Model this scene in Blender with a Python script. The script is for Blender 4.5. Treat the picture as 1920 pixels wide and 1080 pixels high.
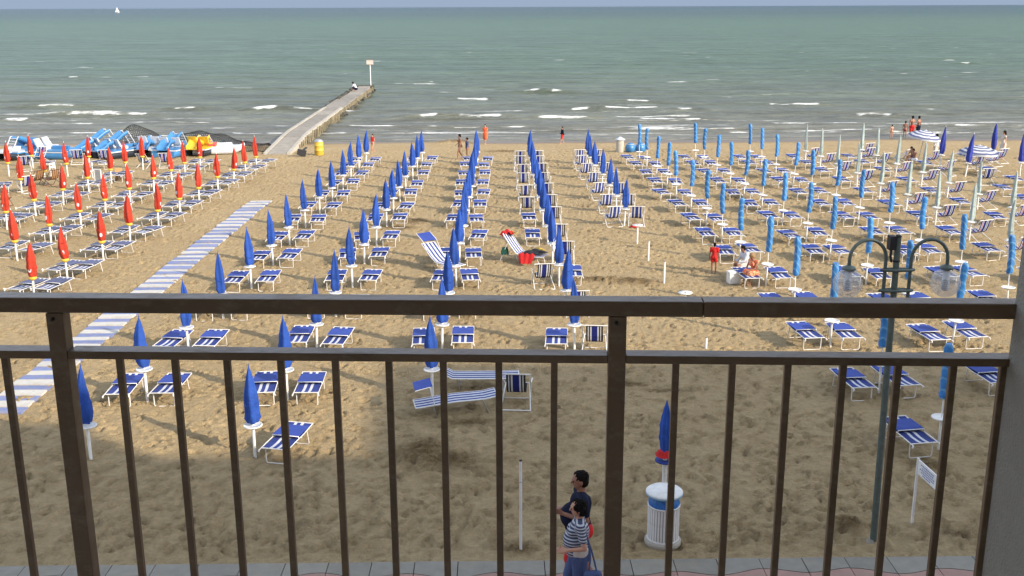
import bpy, bmesh, math, random
import numpy as np
from mathutils import Vector, Matrix
R = math.radians
random.seed(7)
rng = np.random.default_rng(11)
S = bpy.context.scene
for o in list(bpy.data.objects): bpy.data.objects.remove(o)
COL = S.collection

# ------------------------------------------------------------------ camera
CAM_H = 7.5
pitch, yaw, roll = R(14.95), R(-0.72), math.atan(-8/1920)
def yawed(v):
    c, s = math.cos(yaw), math.sin(yaw)
    return Vector((v[0]*c - v[1]*s, v[0]*s + v[1]*c, v[2]))
cr, sr, cp, sp = math.cos(roll), math.sin(roll), math.cos(pitch), math.sin(pitch)
right = yawed((cr, sr*sp, sr*cp))
up = yawed((-sr, cr*sp, cr*cp))
back = -yawed((0, cp, -sp))
cd = bpy.data.cameras.new('camera'); cam = bpy.data.objects.new('camera', cd); COL.objects.link(cam)
m = Matrix.Identity(4)
for i, v in enumerate((right, up, back)):
    for k in range(3): m[k][i] = v[k]
m.translation = (0, 0, CAM_H)
cam.matrix_world = m
cd.sensor_width = 36; cd.lens = 37.22; cd.clip_start = 0.05; cd.clip_end = 60000
S.camera = cam

# ------------------------------------------------------------------ sky, sun, exposure
SUN = Vector((1.657, -1.229, 1.0)).normalized()
W = bpy.data.worlds.new('World'); S.world = W; W.use_nodes = True
nt = W.node_tree; nt.nodes.clear()
out = nt.nodes.new('ShaderNodeOutputWorld'); bg = nt.nodes.new('ShaderNodeBackground')
sky = nt.nodes.new('ShaderNodeTexSky'); sky.sky_type = 'NISHITA'; sky.sun_disc = False
sky.sun_elevation = math.asin(SUN.z); sky.sun_rotation = math.atan2(SUN.x, SUN.y)
sky.altitude = 0; sky.air_density = 1.0; sky.dust_density = 0.8; sky.ozone_density = 3.0
bg.inputs['Strength'].default_value = 0.15
tc = nt.nodes.new('ShaderNodeTexCoord'); sx = nt.nodes.new('ShaderNodeSeparateXYZ'); cx = nt.nodes.new('ShaderNodeCombineXYZ')
mx = nt.nodes.new('ShaderNodeMath'); mx.operation = 'MAXIMUM'; mx.inputs[1].default_value = 0.30
nt.links.new(tc.outputs['Generated'], sx.inputs[0])
nt.links.new(sx.outputs[0], cx.inputs[0]); nt.links.new(sx.outputs[1], cx.inputs[1])
nt.links.new(sx.outputs[2], mx.inputs[0]); nt.links.new(mx.outputs[0], cx.inputs[2])
nt.links.new(cx.outputs[0], sky.inputs[0])
hs = nt.nodes.new('ShaderNodeHueSaturation'); hs.inputs['Saturation'].default_value = 0.46   # thin high cloud whitens the blue
nt.links.new(sky.outputs[0], hs.inputs['Color']); # low sky toned down to a set blue-grey, painted in as haze
hz = nt.nodes.new('ShaderNodeMapRange'); hz.interpolation_type = 'SMOOTHSTEP'; hz.inputs[1].default_value = .02; hz.inputs[2].default_value = .22; hz.inputs[3].default_value = 1; hz.inputs[4].default_value = 0
nt.links.new(sx.outputs[2], hz.inputs[0])
hm = nt.nodes.new('ShaderNodeMix'); hm.data_type = 'RGBA'; hm.inputs[7].default_value = (.86, 1.09, 1.45, 1)
nt.links.new(hz.outputs[0], hm.inputs[0]); nt.links.new(hs.outputs[0], hm.inputs[6]); nt.links.new(hm.outputs[2], bg.inputs[0]); nt.links.new(bg.outputs[0], out.inputs[0])
ld = bpy.data.lights.new('sun', 'SUN'); ld.energy = 2.3; ld.angle = R(0.6); ld.color = (1.0, 0.87, 0.70)
lo = bpy.data.objects.new('sun', ld); COL.objects.link(lo)
lo.rotation_euler = SUN.to_track_quat('Z', 'Y').to_euler()
S.view_settings.view_transform = 'Standard'; S.view_settings.look = 'None'
S.view_settings.exposure = 1.4; S.view_settings.gamma = 1.0; S.view_settings.use_curve_mapping = False
S.render.engine = 'CYCLES'

# ------------------------------------------------------------------ materials
def mat(name, col, rough=0.6, metal=0.0, var=0.0, scale=8.0, bump=0.0, bscale=40.0, spec=0.5, trans=0.0, alpha=1.0, ior=1.45, coat=0):
    m = bpy.data.materials.new(name); m.use_nodes = True
    n = m.node_tree; b = n.nodes['Principled BSDF']
    b.inputs['Base Color'].default_value = (*col, 1); b.inputs['Roughness'].default_value = rough
    b.inputs['Metallic'].default_value = metal; b.inputs['Specular IOR Level'].default_value = spec
    b.inputs['IOR'].default_value = ior; b.inputs['Transmission Weight'].default_value = trans
    b.inputs['Coat Weight'].default_value = coat
    t = n.nodes.new('ShaderNodeTexCoord')
    if var:
        no = n.nodes.new('ShaderNodeTexNoise'); no.inputs['Scale'].default_value = scale; no.inputs['Detail'].default_value = 5
        oi = n.nodes.new('ShaderNodeObjectInfo')
        ad = n.nodes.new('ShaderNodeVectorMath'); ad.operation = 'ADD'
        n.links.new(t.outputs['Object'], ad.inputs[0]); n.links.new(oi.outputs['Location'], ad.inputs[1])
        n.links.new(ad.outputs[0], no.inputs['Vector'])
        mr = n.nodes.new('ShaderNodeMapRange'); mr.inputs[1].default_value = .25; mr.inputs[2].default_value = .75
        mr.inputs[3].default_value = 1-var; mr.inputs[4].default_value = 1+var
        n.links.new(no.outputs['Fac'], mr.inputs[0])
        mr2 = n.nodes.new('ShaderNodeMapRange'); mr2.inputs[3].default_value = 1-var*.7; mr2.inputs[4].default_value = 1+var*.7
        n.links.new(oi.outputs['Random'], mr2.inputs[0])
        mu = n.nodes.new('ShaderNodeMath'); mu.operation = 'MULTIPLY'
        n.links.new(mr.outputs[0], mu.inputs[0]); n.links.new(mr2.outputs[0], mu.inputs[1])
        vm = n.nodes.new('ShaderNodeVectorMath'); vm.operation = 'SCALE'; vm.inputs[0].default_value = col
        n.links.new(mu.outputs[0], vm.inputs['Scale']); n.links.new(vm.outputs[0], b.inputs['Base Color'])
    if bump:
        nb = n.nodes.new('ShaderNodeTexNoise'); nb.inputs['Scale'].default_value = bscale; nb.inputs['Detail'].default_value = 4
        bp = n.nodes.new('ShaderNodeBump'); bp.inputs['Strength'].default_value = 1.0; bp.inputs['Distance'].default_value = bump
        n.links.new(t.outputs['Object'], nb.inputs['Vector']); n.links.new(nb.outputs['Fac'], bp.inputs['Height'])
        n.links.new(bp.outputs[0], b.inputs['Normal'])
    return m
M = {}
M['white'] = mat('white_painted_metal', (.74, .73, .70), .45, var=.08, scale=5)
M['plastic'] = mat('white_plastic', (.78, .77, .73), .5, var=.08)
M['blue'] = mat('royal_blue_canvas', (.022, .070, .31), .75, var=.18, scale=6, bump=.012, bscale=22, spec=.25)
M['navy'] = mat('navy_canvas', (.018, .026, .17), .8, var=.2, scale=6, bump=.006, bscale=30, spec=.2)
M['lblue'] = mat('sky_blue_cover', (.04, .19, .46), .5, var=.25, scale=9, bump=.012, bscale=26, spec=.4)
M['red'] = mat('red_canvas', (.42, .040, .020), .7, var=.15, scale=6, bump=.012, bscale=22, spec=.25)
M['grey'] = mat('grey_green_canvas', (.34, .41, .39), .8, var=.12, scale=5, bump=.01, bscale=25, spec=.2)
M['yellow'] = mat('yellow_plastic', (.60, .40, .05), .5, var=.08)
M['wfab'] = mat('white_fabric', (.56, .57, .60), .8, var=.08, spec=.2)
M['bfab'] = mat('blue_fabric', (.032, .050, .20), .75, var=.2, scale=7, bump=.004, bscale=35, spec=.25)
M['sbfab'] = mat('bright_blue_fabric', (.035, .065, .29), .7, var=.15, scale=7, bump=.004, bscale=35, spec=.3)
M['ffab'] = mat('faded_blue_fabric', (.10, .115, .20), .8, var=.2, scale=7, spec=.25)
M['rfab'] = mat('maroon_fabric', (.24, .03, .05), .8, var=.15, spec=.2)
M['gfab'] = mat('dark_green_fabric', (.012, .06, .045), .8, var=.15, spec=.2)
M['black'] = mat('black_rubber', (.015, .015, .017), .6, var=.1)
M['bronze'] = mat('bronze_anodised_metal', (.135, .090, .052), .38, metal=.2, var=.16, scale=9, bump=.0012, bscale=60, spec=.5)
def wear(m, dust, sc, amt, stretch=(1,1,1)):
    n = m.node_tree; b = n.nodes['Principled BSDF']; t = n.nodes.new('ShaderNodeTexCoord'); mp = n.nodes.new('ShaderNodeMapping'); mp.inputs['Scale'].default_value = stretch
    q = n.nodes.new('ShaderNodeTexNoise'); q.inputs['Scale'].default_value = sc; q.inputs['Detail'].default_value = 8; q.inputs['Roughness'].default_value = .75
    n.links.new(t.outputs['Object'], mp.inputs[0]); n.links.new(mp.outputs[0], q.inputs['Vector'])
    r = n.nodes.new('ShaderNodeMapRange'); r.inputs[1].default_value = .50; r.inputs[2].default_value = .72; r.inputs[4].default_value = amt; n.links.new(q.outputs['Fac'], r.inputs[0])
    x = n.nodes.new('ShaderNodeMix'); x.data_type = 'RGBA'; x.inputs[7].default_value = (*dust, 1)
    src = b.inputs['Base Color']
    if src.links: n.links.new(src.links[0].from_socket, x.inputs[6])
    else: x.inputs[6].default_value = src.default_value[:]
    n.links.new(r.outputs[0], x.inputs[0]); n.links.new(x.outputs[2], b.inputs['Base Color'])
    rr = n.nodes.new('ShaderNodeMapRange'); rr.inputs[3].default_value = b.inputs['Roughness'].default_value; rr.inputs[4].default_value = .85
    n.links.new(r.outputs[0], rr.inputs[0]); n.links.new(rr.outputs[0], b.inputs['Roughness'])
wear(M['bronze'], (.26, .21, .15), 26, .55, (.5, 1, 1))
wear(M['white'], (.40, .33, .24), 7, .5); wear(M['plastic'], (.42, .36, .27), 6, .55)
M['lamp'] = mat('green_grey_paint', (.10, .13, .115), .42, metal=.2, var=.2, scale=14, spec=.5)
M['pillar'] = mat('grey_render', (.29, .272, .232), .9, var=.06, scale=30, bump=.004, bscale=160)
M['hotel'] = mat('pale_render', (.74, .70, .62), .9, var=.05, scale=2)
M['conc'] = mat('concrete', (.27, .245, .205), .9, var=.22, scale=3, bump=.02, bscale=14)
M['beam'] = mat('pale_stone', (.42, .385, .32), .9, var=.15, scale=4, bump=.01, bscale=20)
M['rock'] = mat('weedy_dark_rock', (.07, .065, .05), .8, var=.4, scale=6, bump=.04, bscale=12)
M['pile'] = mat('old_timber', (.20, .17, .11), .9, var=.35, scale=5, bump=.02, bscale=20)
M['wood'] = mat('brown_wood', (.12, .055, .03), .6, var=.2)
M['tan'] = mat('tan_wood', (.42, .24, .10), .7, var=.15)
M['bboat'] = mat('blue_fibreglass', (.055, .20, .42), .35, var=.1, scale=4, spec=.5)
M['wboat'] = mat('white_fibreglass', (.58, .60, .62), .35, var=.08, spec=.5)
M['kboat'] = mat('black_fibreglass', (.02, .025, .035), .4, var=.2)
M['yboat'] = mat('yellow_fibreglass', (.62, .40, .03), .4, var=.1)
M['rboat'] = mat('red_fibreglass', (.50, .06, .05), .4, var=.1)
M['gpave'] = mat('grey_paving', (.235, .222, .185), .85, var=.12, scale=6, bump=.004, bscale=60)
M['ppave'] = mat('pink_paving', (.33, .20, .165), .85, var=.12, scale=6, bump=.004, bscale=60)
M['joint'] = mat('paving_joint', (.11, .10, .085), .95)
M['matblue'] = mat('blue_walkway_plastic', (.17, .21, .38), .7, var=.12)
M['matwhite'] = mat('cream_walkway_plastic', (.52, .50, .45), .7, var=.08)
wear(M['gpave'], (.30, .25, .17), 1.7, .6); wear(M['ppave'], (.30, .25, .17), 1.7, .5)
wear(M['matblue'], (.38, .29, .18), 2.2, .8); wear(M['matwhite'], (.42, .33, .21), 2.2, .8)
M['skin'] = mat('skin', (.46, .24, .155), .55, var=.05)
M['tanskin'] = mat('tanned_skin', (.27, .125, .075), .5, var=.05)
M['hair'] = mat('dark_hair', (.010, .008, .007), .8, bump=.05, bscale=28, spec=.12)
M['blond'] = mat('light_brown_hair', (.30, .18, .08), .6, bump=.01, bscale=60)
M['navyshirt'] = mat('navy_shirt', (.008, .011, .030), .85, var=.15, bump=.012, bscale=9, spec=.2)
M['redcloth'] = mat('red_cloth', (.50, .012, .010), .8, var=.12, bump=.012, bscale=12)
M['denim'] = mat('blue_shorts', (.05, .075, .17), .85, var=.15, bump=.012, bscale=12)
M['cream'] = mat('cream_cloth', (.55, .50, .44), .85, var=.1, bump=.01, bscale=14)
M['eye'] = mat('eye', (.02, .015, .012), .2)
M['lip'] = mat('lips', (.30, .09, .07), .5)
M['steel'] = mat('galvanised_steel', (.42, .44, .45), .4, metal=.6, var=.15)
M['net'] = mat('black_netting', (.03, .03, .032), .9)
M['weed'] = mat('dry_seaweed', (.10, .072, .030), .95, var=.4)
M['signblue'] = mat('sign_blue_print', (.10, .14, .36), .6)
M['bagblue'] = mat('blue_plastic_bag', (.03, .17, .50), .35, var=.2, bump=.02, bscale=18, spec=.5)

def stripes_mat(name, c1, c2, axis, period, duty=.5, rough=.8):
    m = bpy.data.materials.new(name); m.use_nodes = True; n = m.node_tree; b = n.nodes['Principled BSDF']
    b.inputs['Roughness'].default_value = rough
    t = n.nodes.new('ShaderNodeTexCoord'); s = n.nodes.new('ShaderNodeSeparateXYZ')
    n.links.new(t.outputs['Object'], s.inputs[0])
    d = n.nodes.new('ShaderNodeMath'); d.operation = 'DIVIDE'; d.inputs[1].default_value = period
    f = n.nodes.new('ShaderNodeMath'); f.operation = 'FRACT'; g = n.nodes.new('ShaderNodeMath'); g.operation = 'GREATER_THAN'; g.inputs[1].default_value = duty
    n.links.new(s.outputs[axis], d.inputs[0]); n.links.new(d.outputs[0], f.inputs[0]); n.links.new(f.outputs[0], g.inputs[0])
    x = n.nodes.new('ShaderNodeMix'); x.data_type = 'RGBA'; x.inputs[6].default_value = (*c1, 1); x.inputs[7].default_value = (*c2, 1)
    n.links.new(g.outputs[0], x.inputs[0]); n.links.new(x.outputs[2], b.inputs['Base Color'])
    return m
M['stripeshirt'] = stripes_mat('striped_shirt', (.035, .045, .09), (.42, .44, .47), 2, .042, .55)
def print_mat(name, c1, c2, scale):
    m = bpy.data.materials.new(name); m.use_nodes = True; n = m.node_tree; b = n.nodes['Principled BSDF']; b.inputs['Roughness'].default_value = .8
    t = n.nodes.new('ShaderNodeTexCoord'); v = n.nodes.new('ShaderNodeTexNoise'); v.inputs['Scale'].default_value = scale
    r = n.nodes.new('ShaderNodeValToRGB'); r.color_ramp.elements[0].position = .45; r.color_ramp.elements[1].position = .55
    r.color_ramp.elements[0].color = (*c1, 1); r.color_ramp.elements[1].color = (*c2, 1)
    n.links.new(t.outputs['Object'], v.inputs['Vector']); n.links.new(v.outputs['Fac'], r.inputs[0]); n.links.new(r.outputs[0], b.inputs['Base Color'])
    return m
M['orange'] = print_mat('orange_print', (.62, .09, .03), (.75, .38, .20), 16)

# light blue covers carry a slanting woven wrap
def wrap_mat():
    m = M['lblue']; n = m.node_tree; b = n.nodes['Principled BSDF']
    t = n.nodes.new('ShaderNodeTexCoord'); w = n.nodes.new('ShaderNodeTexWave'); w.wave_type = 'BANDS'; w.bands_direction = 'DIAGONAL'
    w.inputs['Scale'].default_value = 3.2; w.inputs['Distortion'].default_value = 2.5; w.inputs['Detail'].default_value = 2
    n.links.new(t.outputs['Object'], w.inputs['Vector'])
    r = n.nodes.new('ShaderNodeValToRGB'); r.color_ramp.elements[0].position = .80; r.color_ramp.elements[1].position = .97
    r.color_ramp.elements[0].color = (0, 0, 0, 1); r.color_ramp.elements[1].color = (.55, .55, .55, 1)
    n.links.new(w.outputs['Fac'], r.inputs[0])
    x = n.nodes.new('ShaderNodeMix'); x.data_type = 'RGBA'; x.inputs[7].default_value = (.20, .42, .62, 1)
    src = b.inputs['Base Color'].links[0].from_socket
    n.links.new(src, x.inputs[6]); n.links.new(r.outputs[0], x.inputs[0]); n.links.new(x.outputs[2], b.inputs['Base Color'])
wrap_mat()

def glass_mat():
    m = bpy.data.materials.new('clear_globe'); m.use_nodes = True; n = m.node_tree; n.nodes.clear()
    o = n.nodes.new('ShaderNodeOutputMaterial'); g = n.nodes.new('ShaderNodeBsdfGlossy'); g.inputs['Roughness'].default_value = .06
    t = n.nodes.new('ShaderNodeBsdfTransparent'); t.inputs['Color'].default_value = (.93, .93, .93, 1)
    d = n.nodes.new('ShaderNodeBsdfDiffuse'); d.inputs['Color'].default_value = (.7, .7, .7, 1)
    l = n.nodes.new('ShaderNodeLayerWeight'); l.inputs['Blend'].default_value = .5
    pw = n.nodes.new('ShaderNodeMath'); pw.operation = 'POWER'; pw.inputs[1].default_value = 4; mq = n.nodes.new('ShaderNodeMapRange'); mq.inputs[3].default_value = .05; mq.inputs[4].default_value = .35
    n.links.new(l.outputs['Facing'], pw.inputs[0]); n.links.new(pw.outputs[0], mq.inputs[0])
    a = n.nodes.new('ShaderNodeMixShader'); c = n.nodes.new('ShaderNodeMixShader'); c.inputs[0].default_value = .28
    n.links.new(t.outputs[0], c.inputs[1]); n.links.new(d.outputs[0], c.inputs[2])
    n.links.new(mq.outputs[0], a.inputs[0]); n.links.new(c.outputs[0], a.inputs[1]); n.links.new(g.outputs[0], a.inputs[2])
    n.links.new(a.outputs[0], o.inputs[0]); return m
M['globe'] = glass_mat()

# ------------------------------------------------------------------ mesh helpers
class MB:
    def __init__(s): s.v = []; s.f = []; s.mi = []; s.sm = []
    def add(s, vs, fs, mi=0, smooth=False):
        b = len(s.v); s.v += [tuple(v) for v in vs]
        for f in fs: s.f.append([b+i for i in f]); s.mi.append(mi); s.sm.append(smooth)
        return s
    def box(s, x0, x1, y0, y1, z0, z1, mi=0):
        v = [(x, y, z) for z in (z0, z1) for y in (y0, y1) for x in (x0, x1)]
        return s.add(v, [(0,2,3,1),(4,5,7,6),(0,1,5,4),(2,6,7,3),(0,4,6,2),(1,3,7,5)], mi)
    def obox(s, c, size, rot=None, mi=0):
        v = [Vector((x*size[0]/2, y*size[1]/2, z*size[2]/2)) for z in (-1,1) for y in (-1,1) for x in (-1,1)]
        if rot is not None: v = [rot @ a for a in v]
        v = [a + Vector(c) for a in v]
        return s.add(v, [(0,2,3,1),(4,5,7,6),(0,1,5,4),(2,6,7,3),(0,4,6,2),(1,3,7,5)], mi)
    def tube(s, pts, r, n=6, mi=0, closed=False, smooth=True):
        pts = [Vector(p) for p in pts]; N = len(pts); rs = r if isinstance(r, (list, tuple)) else [r]*N
        rings = []; prev = None
        for i, p in enumerate(pts):
            if closed: d = pts[(i+1) % N] - pts[i-1]
            elif i == 0: d = pts[1]-p
            elif i == N-1: d = p-pts[-2]
            else: d = (pts[i+1]-p).normalized() + (p-pts[i-1]).normalized()
            d.normalize()
            if prev is None:
                a = d.orthogonal().normalized()
            else:
                a = prev - d*prev.dot(d); a = a.normalized() if a.length > 1e-6 else d.orthogonal().normalized()
            prev = a; b = d.cross(a)
            rings.append([p + (a*math.cos(2*math.pi*k/n) + b*math.sin(2*math.pi*k/n))*rs[i] for k in range(n)])
        vs = [v for q in rings for v in q]; fs = []
        for i in range(N if closed else N-1):
            j = (i+1) % N
            for k in range(n): fs.append((i*n+k, i*n+(k+1) % n, j*n+(k+1) % n, j*n+k))
        s.add(vs, fs, mi, smooth)
        if not closed:
            s.add(rings[0], [tuple(reversed(range(n)))], mi); s.add(rings[-1], [tuple(range(n))], mi)
        return s
    def lathe(s, prof, n=16, mi=0, c=(0,0,0), mod=None, smooth=True, cap=True):
        vs = []; fs = []
        for i, (r, z) in enumerate(prof):
            for k in range(n):
                a = 2*math.pi*k/n; rr = r * (mod(a, i/(len(prof)-1)) if mod else 1)
                vs.append((c[0]+rr*math.cos(a), c[1]+rr*math.sin(a), c[2]+z))
        for i in range(len(prof)-1):
            for k in range(n): fs.append((i*n+k, i*n+(k+1) % n, (i+1)*n+(k+1) % n, (i+1)*n+k))
        s.add(vs, fs, mi, smooth)
        if cap:
            s.add(vs[:n], [tuple(reversed(range(n)))], mi); s.add(vs[-n:], [tuple(range(n))], mi)
        return s
    def grid(s, P, mi=0, smooth=True, wrap=False):   # P[i][j] points
        a = len(P); b = len(P[0]); vs = [p for q in P for p in q]
        fs = [(i*b+j, i*b+(j+1) % b, (i+1)*b+(j+1) % b, (i+1)*b+j) for i in range(a-1) for j in range(b if wrap else b-1)]
        return s.add(vs, fs, mi, smooth)
    def mesh(s, name, mats):
        me = bpy.data.meshes.new(name); me.from_pydata(s.v, [], s.f); me.validate()
        if not isinstance(mats, (list, tuple)): mats = [mats]
        for m_ in mats: me.materials.append(m_)
        if len(me.polygons) == len(s.f):
            me.polygons.foreach_set('material_index', s.mi); me.polygons.foreach_set('use_smooth', s.sm)
        me.update(); return me
    def build(s, name, mats, parent=None, loc=(0,0,0), rot=(0,0,0)):
        return link(name, s.mesh(name, mats), parent, loc, rot)
def link(name, me, parent=None, loc=(0,0,0), rot=(0,0,0)):
    o = bpy.data.objects.new(name, me); COL.objects.link(o); o.location = loc; o.rotation_euler = rot
    if parent: o.parent = parent
    return o
def tag(o, label=None, cat=None, group=None, kind=None):
    if label: o['label'] = label
    if cat: o['category'] = cat
    if group: o['group'] = group
    if kind: o['kind'] = kind
    return o
def thing(name, loc=(0,0,0), rz=0, label=None, cat=None, group=None, rot=None):
    o = bpy.data.objects.new(name, None); COL.objects.link(o); o.location = loc
    o.rotation_euler = rot if rot else (0, 0, rz); o.empty_display_size = .2
    return tag(o, label, cat, group)
KIDS = {}
def copy_tree(o, parent=None):
    c = o.copy(); COL.objects.link(c)
    if parent: c.parent = parent
    for ch in list(o.children): copy_tree(ch, c)
    return c
class Proto:
    """first placement uses the built thing itself, later ones copy it and its parts"""
    def __init__(s, root): s.root = root; s.used = False
    def place(s, x, y, rz, label, cat, group, lean=(0,0), z=0, sc=1):
        if s.used: o = copy_tree(s.root)
        else: o = s.root; s.used = True
        o.location = (x, y, z); o.rotation_euler = (lean[0], lean[1], rz); o.scale = (sc, sc, sc)
        for k in ('label', 'category', 'group'):
            if k in o: del o[k]
        return tag(o, label, cat, group)
    def drop(s):
        if not s.used:
            for ch in list(s.root.children_recursive): bpy.data.objects.remove(ch)
            bpy.data.objects.remove(s.root)
ORD = ['zeroth','first','second','third','fourth','fifth','sixth','seventh','eighth','ninth','tenth','eleventh','twelfth','thirteenth','fourteenth','fifteenth']

# value noise, vectorised
def vnoise(x, y, seed=0):
    xi = np.floor(x).astype(np.int64); yi = np.floor(y).astype(np.int64); fx = x-xi; fy = y-yi
    fx = fx*fx*(3-2*fx); fy = fy*fy*(3-2*fy)
    def h(a, b):
        n = (a*374761393 + b*668265263 + seed*1442695041) & 0x7fffffff
        n = ((n ^ (n >> 13))*1274126177) & 0x7fffffff
        return ((n ^ (n >> 16)) & 0xffff)/65535.
    return (h(xi,yi)*(1-fx)+h(xi+1,yi)*fx)*(1-fy) + (h(xi,yi+1)*(1-fx)+h(xi+1,yi+1)*fx)*fy
def fbm(x, y, seed=0, o=3):
    r = 0; a = .5
    for i in range(o): r = r + a*(vnoise(x, y, seed+i)-.5); x = x*2.03; y = y*2.03; a *= .5
    return r
def grid_object(name, X, Y, Z, m_, attrs=None):
    h, w = Z.shape
    co = np.stack([X, Y, Z], -1).reshape(-1, 3).astype(np.float32)
    idx = np.arange(h*w, dtype=np.int32).reshape(h, w)
    q = np.stack([idx[:-1,:-1], idx[:-1,1:], idx[1:,1:], idx[1:,:-1]], -1).reshape(-1, 4)
    me = bpy.data.meshes.new(name); me.vertices.add(h*w); me.vertices.foreach_set('co', co.ravel())
    nf = len(q); me.loops.add(nf*4); me.loops.foreach_set('vertex_index', q.ravel())
    me.polygons.add(nf); me.polygons.foreach_set('loop_start', np.arange(0, nf*4, 4, dtype=np.int32))
    me.polygons.foreach_set('loop_total', np.full(nf, 4, dtype=np.int32)) if False else None
    me.polygons.foreach_set('use_smooth', np.ones(nf, dtype=bool)); me.update(calc_edges=True)
    for k, v in (attrs or {}).items():
        a = me.attributes.new(k, 'FLOAT', 'POINT'); a.data.foreach_set('value', v.astype(np.float32).ravel())
    me.materials.append(m_)
    o = bpy.data.objects.new(name, me); COL.objects.link(o); return o

# ------------------------------------------------------------------ the sand
def sand_material():
    m = bpy.data.materials.new('beach_sand'); m.use_nodes = True; n = m.node_tree; b = n.nodes['Principled BSDF']
    b.inputs['Specular IOR Level'].default_value = .15
    t = n.nodes.new('ShaderNodeTexCoord')
    def noise(s, d=5, r=.55):
        q = n.nodes.new('ShaderNodeTexNoise'); q.inputs['Scale'].default_value = s; q.inputs['Detail'].default_value = d; q.inputs['Roughness'].default_value = r
        n.links.new(t.outputs['Object'], q.inputs['Vector']); return q
    n1 = noise(.35, 6, .6); n2 = noise(7, 6, .7)
    r = n.nodes.new('ShaderNodeValToRGB'); n.links.new(n1.outputs['Fac'], r.inputs[0])
    r.color_ramp.elements[0].position = .3; r.color_ramp.elements[1].position = .7
    r.color_ramp.elements[0].color = (.400, .296, .160, 1); r.color_ramp.elements[1].color = (.445, .337, .188, 1)
    r2 = n.nodes.new('ShaderNodeMapRange'); r2.inputs[1].default_value = .3; r2.inputs[2].default_value = .7; r2.inputs[3].default_value = .80; r2.inputs[4].default_value = 1.16
    n.links.new(n2.outputs['Fac'], r2.inputs[0])
    vs = n.nodes.new('ShaderNodeVectorMath'); vs.operation = 'SCALE'; n.links.new(r.outputs[0], vs.inputs[0]); n.links.new(r2.outputs[0], vs.inputs['Scale'])
    def attr(k):
        a = n.nodes.new('ShaderNodeAttribute'); a.attribute_name = k; return a
    aw = attr('wet'); ad = attr('debris_pit_shade')
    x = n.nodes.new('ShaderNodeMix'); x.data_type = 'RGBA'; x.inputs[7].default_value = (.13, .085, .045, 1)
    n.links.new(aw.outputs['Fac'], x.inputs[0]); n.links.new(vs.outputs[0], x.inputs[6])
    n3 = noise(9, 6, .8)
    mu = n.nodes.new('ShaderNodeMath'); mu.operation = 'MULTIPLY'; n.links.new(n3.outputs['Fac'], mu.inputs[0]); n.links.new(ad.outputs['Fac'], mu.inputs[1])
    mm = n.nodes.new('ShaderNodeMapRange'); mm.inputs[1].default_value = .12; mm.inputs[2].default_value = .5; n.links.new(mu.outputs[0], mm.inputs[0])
    x2 = n.nodes.new('ShaderNodeMix'); x2.data_type = 'RGBA'; x2.inputs[7].default_value = (.15, .10, .045, 1)  # brown for real weed patches and for shade painted into footprint pits
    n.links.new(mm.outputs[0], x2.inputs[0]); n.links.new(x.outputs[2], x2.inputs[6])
    ap = attr('footprint_shade'); x3 = n.nodes.new('ShaderNodeMix'); x3.data_type = 'RGBA'; x3.inputs[7].default_value = (.20, .138, .072, 1)  # crisp footprint shade, painted as a damp-sand brown
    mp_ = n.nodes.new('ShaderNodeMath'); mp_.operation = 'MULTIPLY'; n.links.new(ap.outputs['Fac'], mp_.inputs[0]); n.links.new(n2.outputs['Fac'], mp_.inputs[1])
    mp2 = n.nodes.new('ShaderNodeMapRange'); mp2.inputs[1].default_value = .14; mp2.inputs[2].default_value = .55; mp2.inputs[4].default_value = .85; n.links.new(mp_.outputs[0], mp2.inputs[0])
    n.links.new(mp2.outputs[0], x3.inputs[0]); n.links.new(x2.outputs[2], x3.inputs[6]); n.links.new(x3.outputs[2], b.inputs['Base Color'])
    rr = n.nodes.new('ShaderNodeMapRange'); rr.inputs[3].default_value = .95; rr.inputs[4].default_value = .32
    n.links.new(aw.outputs['Fac'], rr.inputs[0]); n.links.new(rr.outputs[0], b.inputs['Roughness'])
    # fine relief
    nb = noise(19, 7, .7); nb2 = noise(3.2, 4, .6)
    inv = n.nodes.new('ShaderNodeMath'); inv.operation = 'SUBTRACT'; inv.inputs[0].default_value = 1; n.links.new(aw.outputs['Fac'], inv.inputs[1])
    bp = n.nodes.new('ShaderNodeBump'); bp.inputs['Distance'].default_value = .075; n.links.new(nb.outputs['Fac'], bp.inputs['Height'])
    n.links.new(inv.outputs[0], bp.inputs['Strength'])
    bp2 = n.nodes.new('ShaderNodeBump'); bp2.inputs['Distance'].default_value = .04; n.links.new(nb2.outputs['Fac'], bp2.inputs['Height'])
    n.links.new(inv.outputs[0], bp2.inputs['Strength']); n.links.new(bp.outputs[0], bp2.inputs['Normal'])
    n.links.new(bp2.outputs[0], b.inputs['Normal'])
    return m
EDGE = 13.30          # where the paving ends and the sand starts
def seq(*segs):
    o = []
    for a, b, d in segs: o += list(np.arange(a, b, d))
    return np.array(o)
xs = seq((-400,-60,40), (-60,-33,3), (-33,-12,.12), (-12,12,.05), (12,33,.12), (33,60,3), (60,441,40))
ys = seq((EDGE,23,.042), (23,35,.075), (35,58,.13), (58,70.2,.4))
X, Y = np.meshgrid(xs, ys)
Zs = fbm(X*.5, Y*.5, 3, 3)*.08 + fbm(X*3.2, Y*3.2, 9, 3)*.030
ns = 46000
qx = rng.uniform(-33, 33, ns); qy = EDGE + (60-EDGE)*rng.uniform(0, 1, ns)**1.35
qa = rng.uniform(0, math.pi, ns); ql = rng.uniform(.06, .14, ns); qw = rng.uniform(.035, .065, ns); qd = rng.uniform(.02, .058, ns)
pit_shade = np.zeros_like(X); spot_shade = np.zeros_like(X)  # masks for footprint shading put into the sand colour
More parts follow.
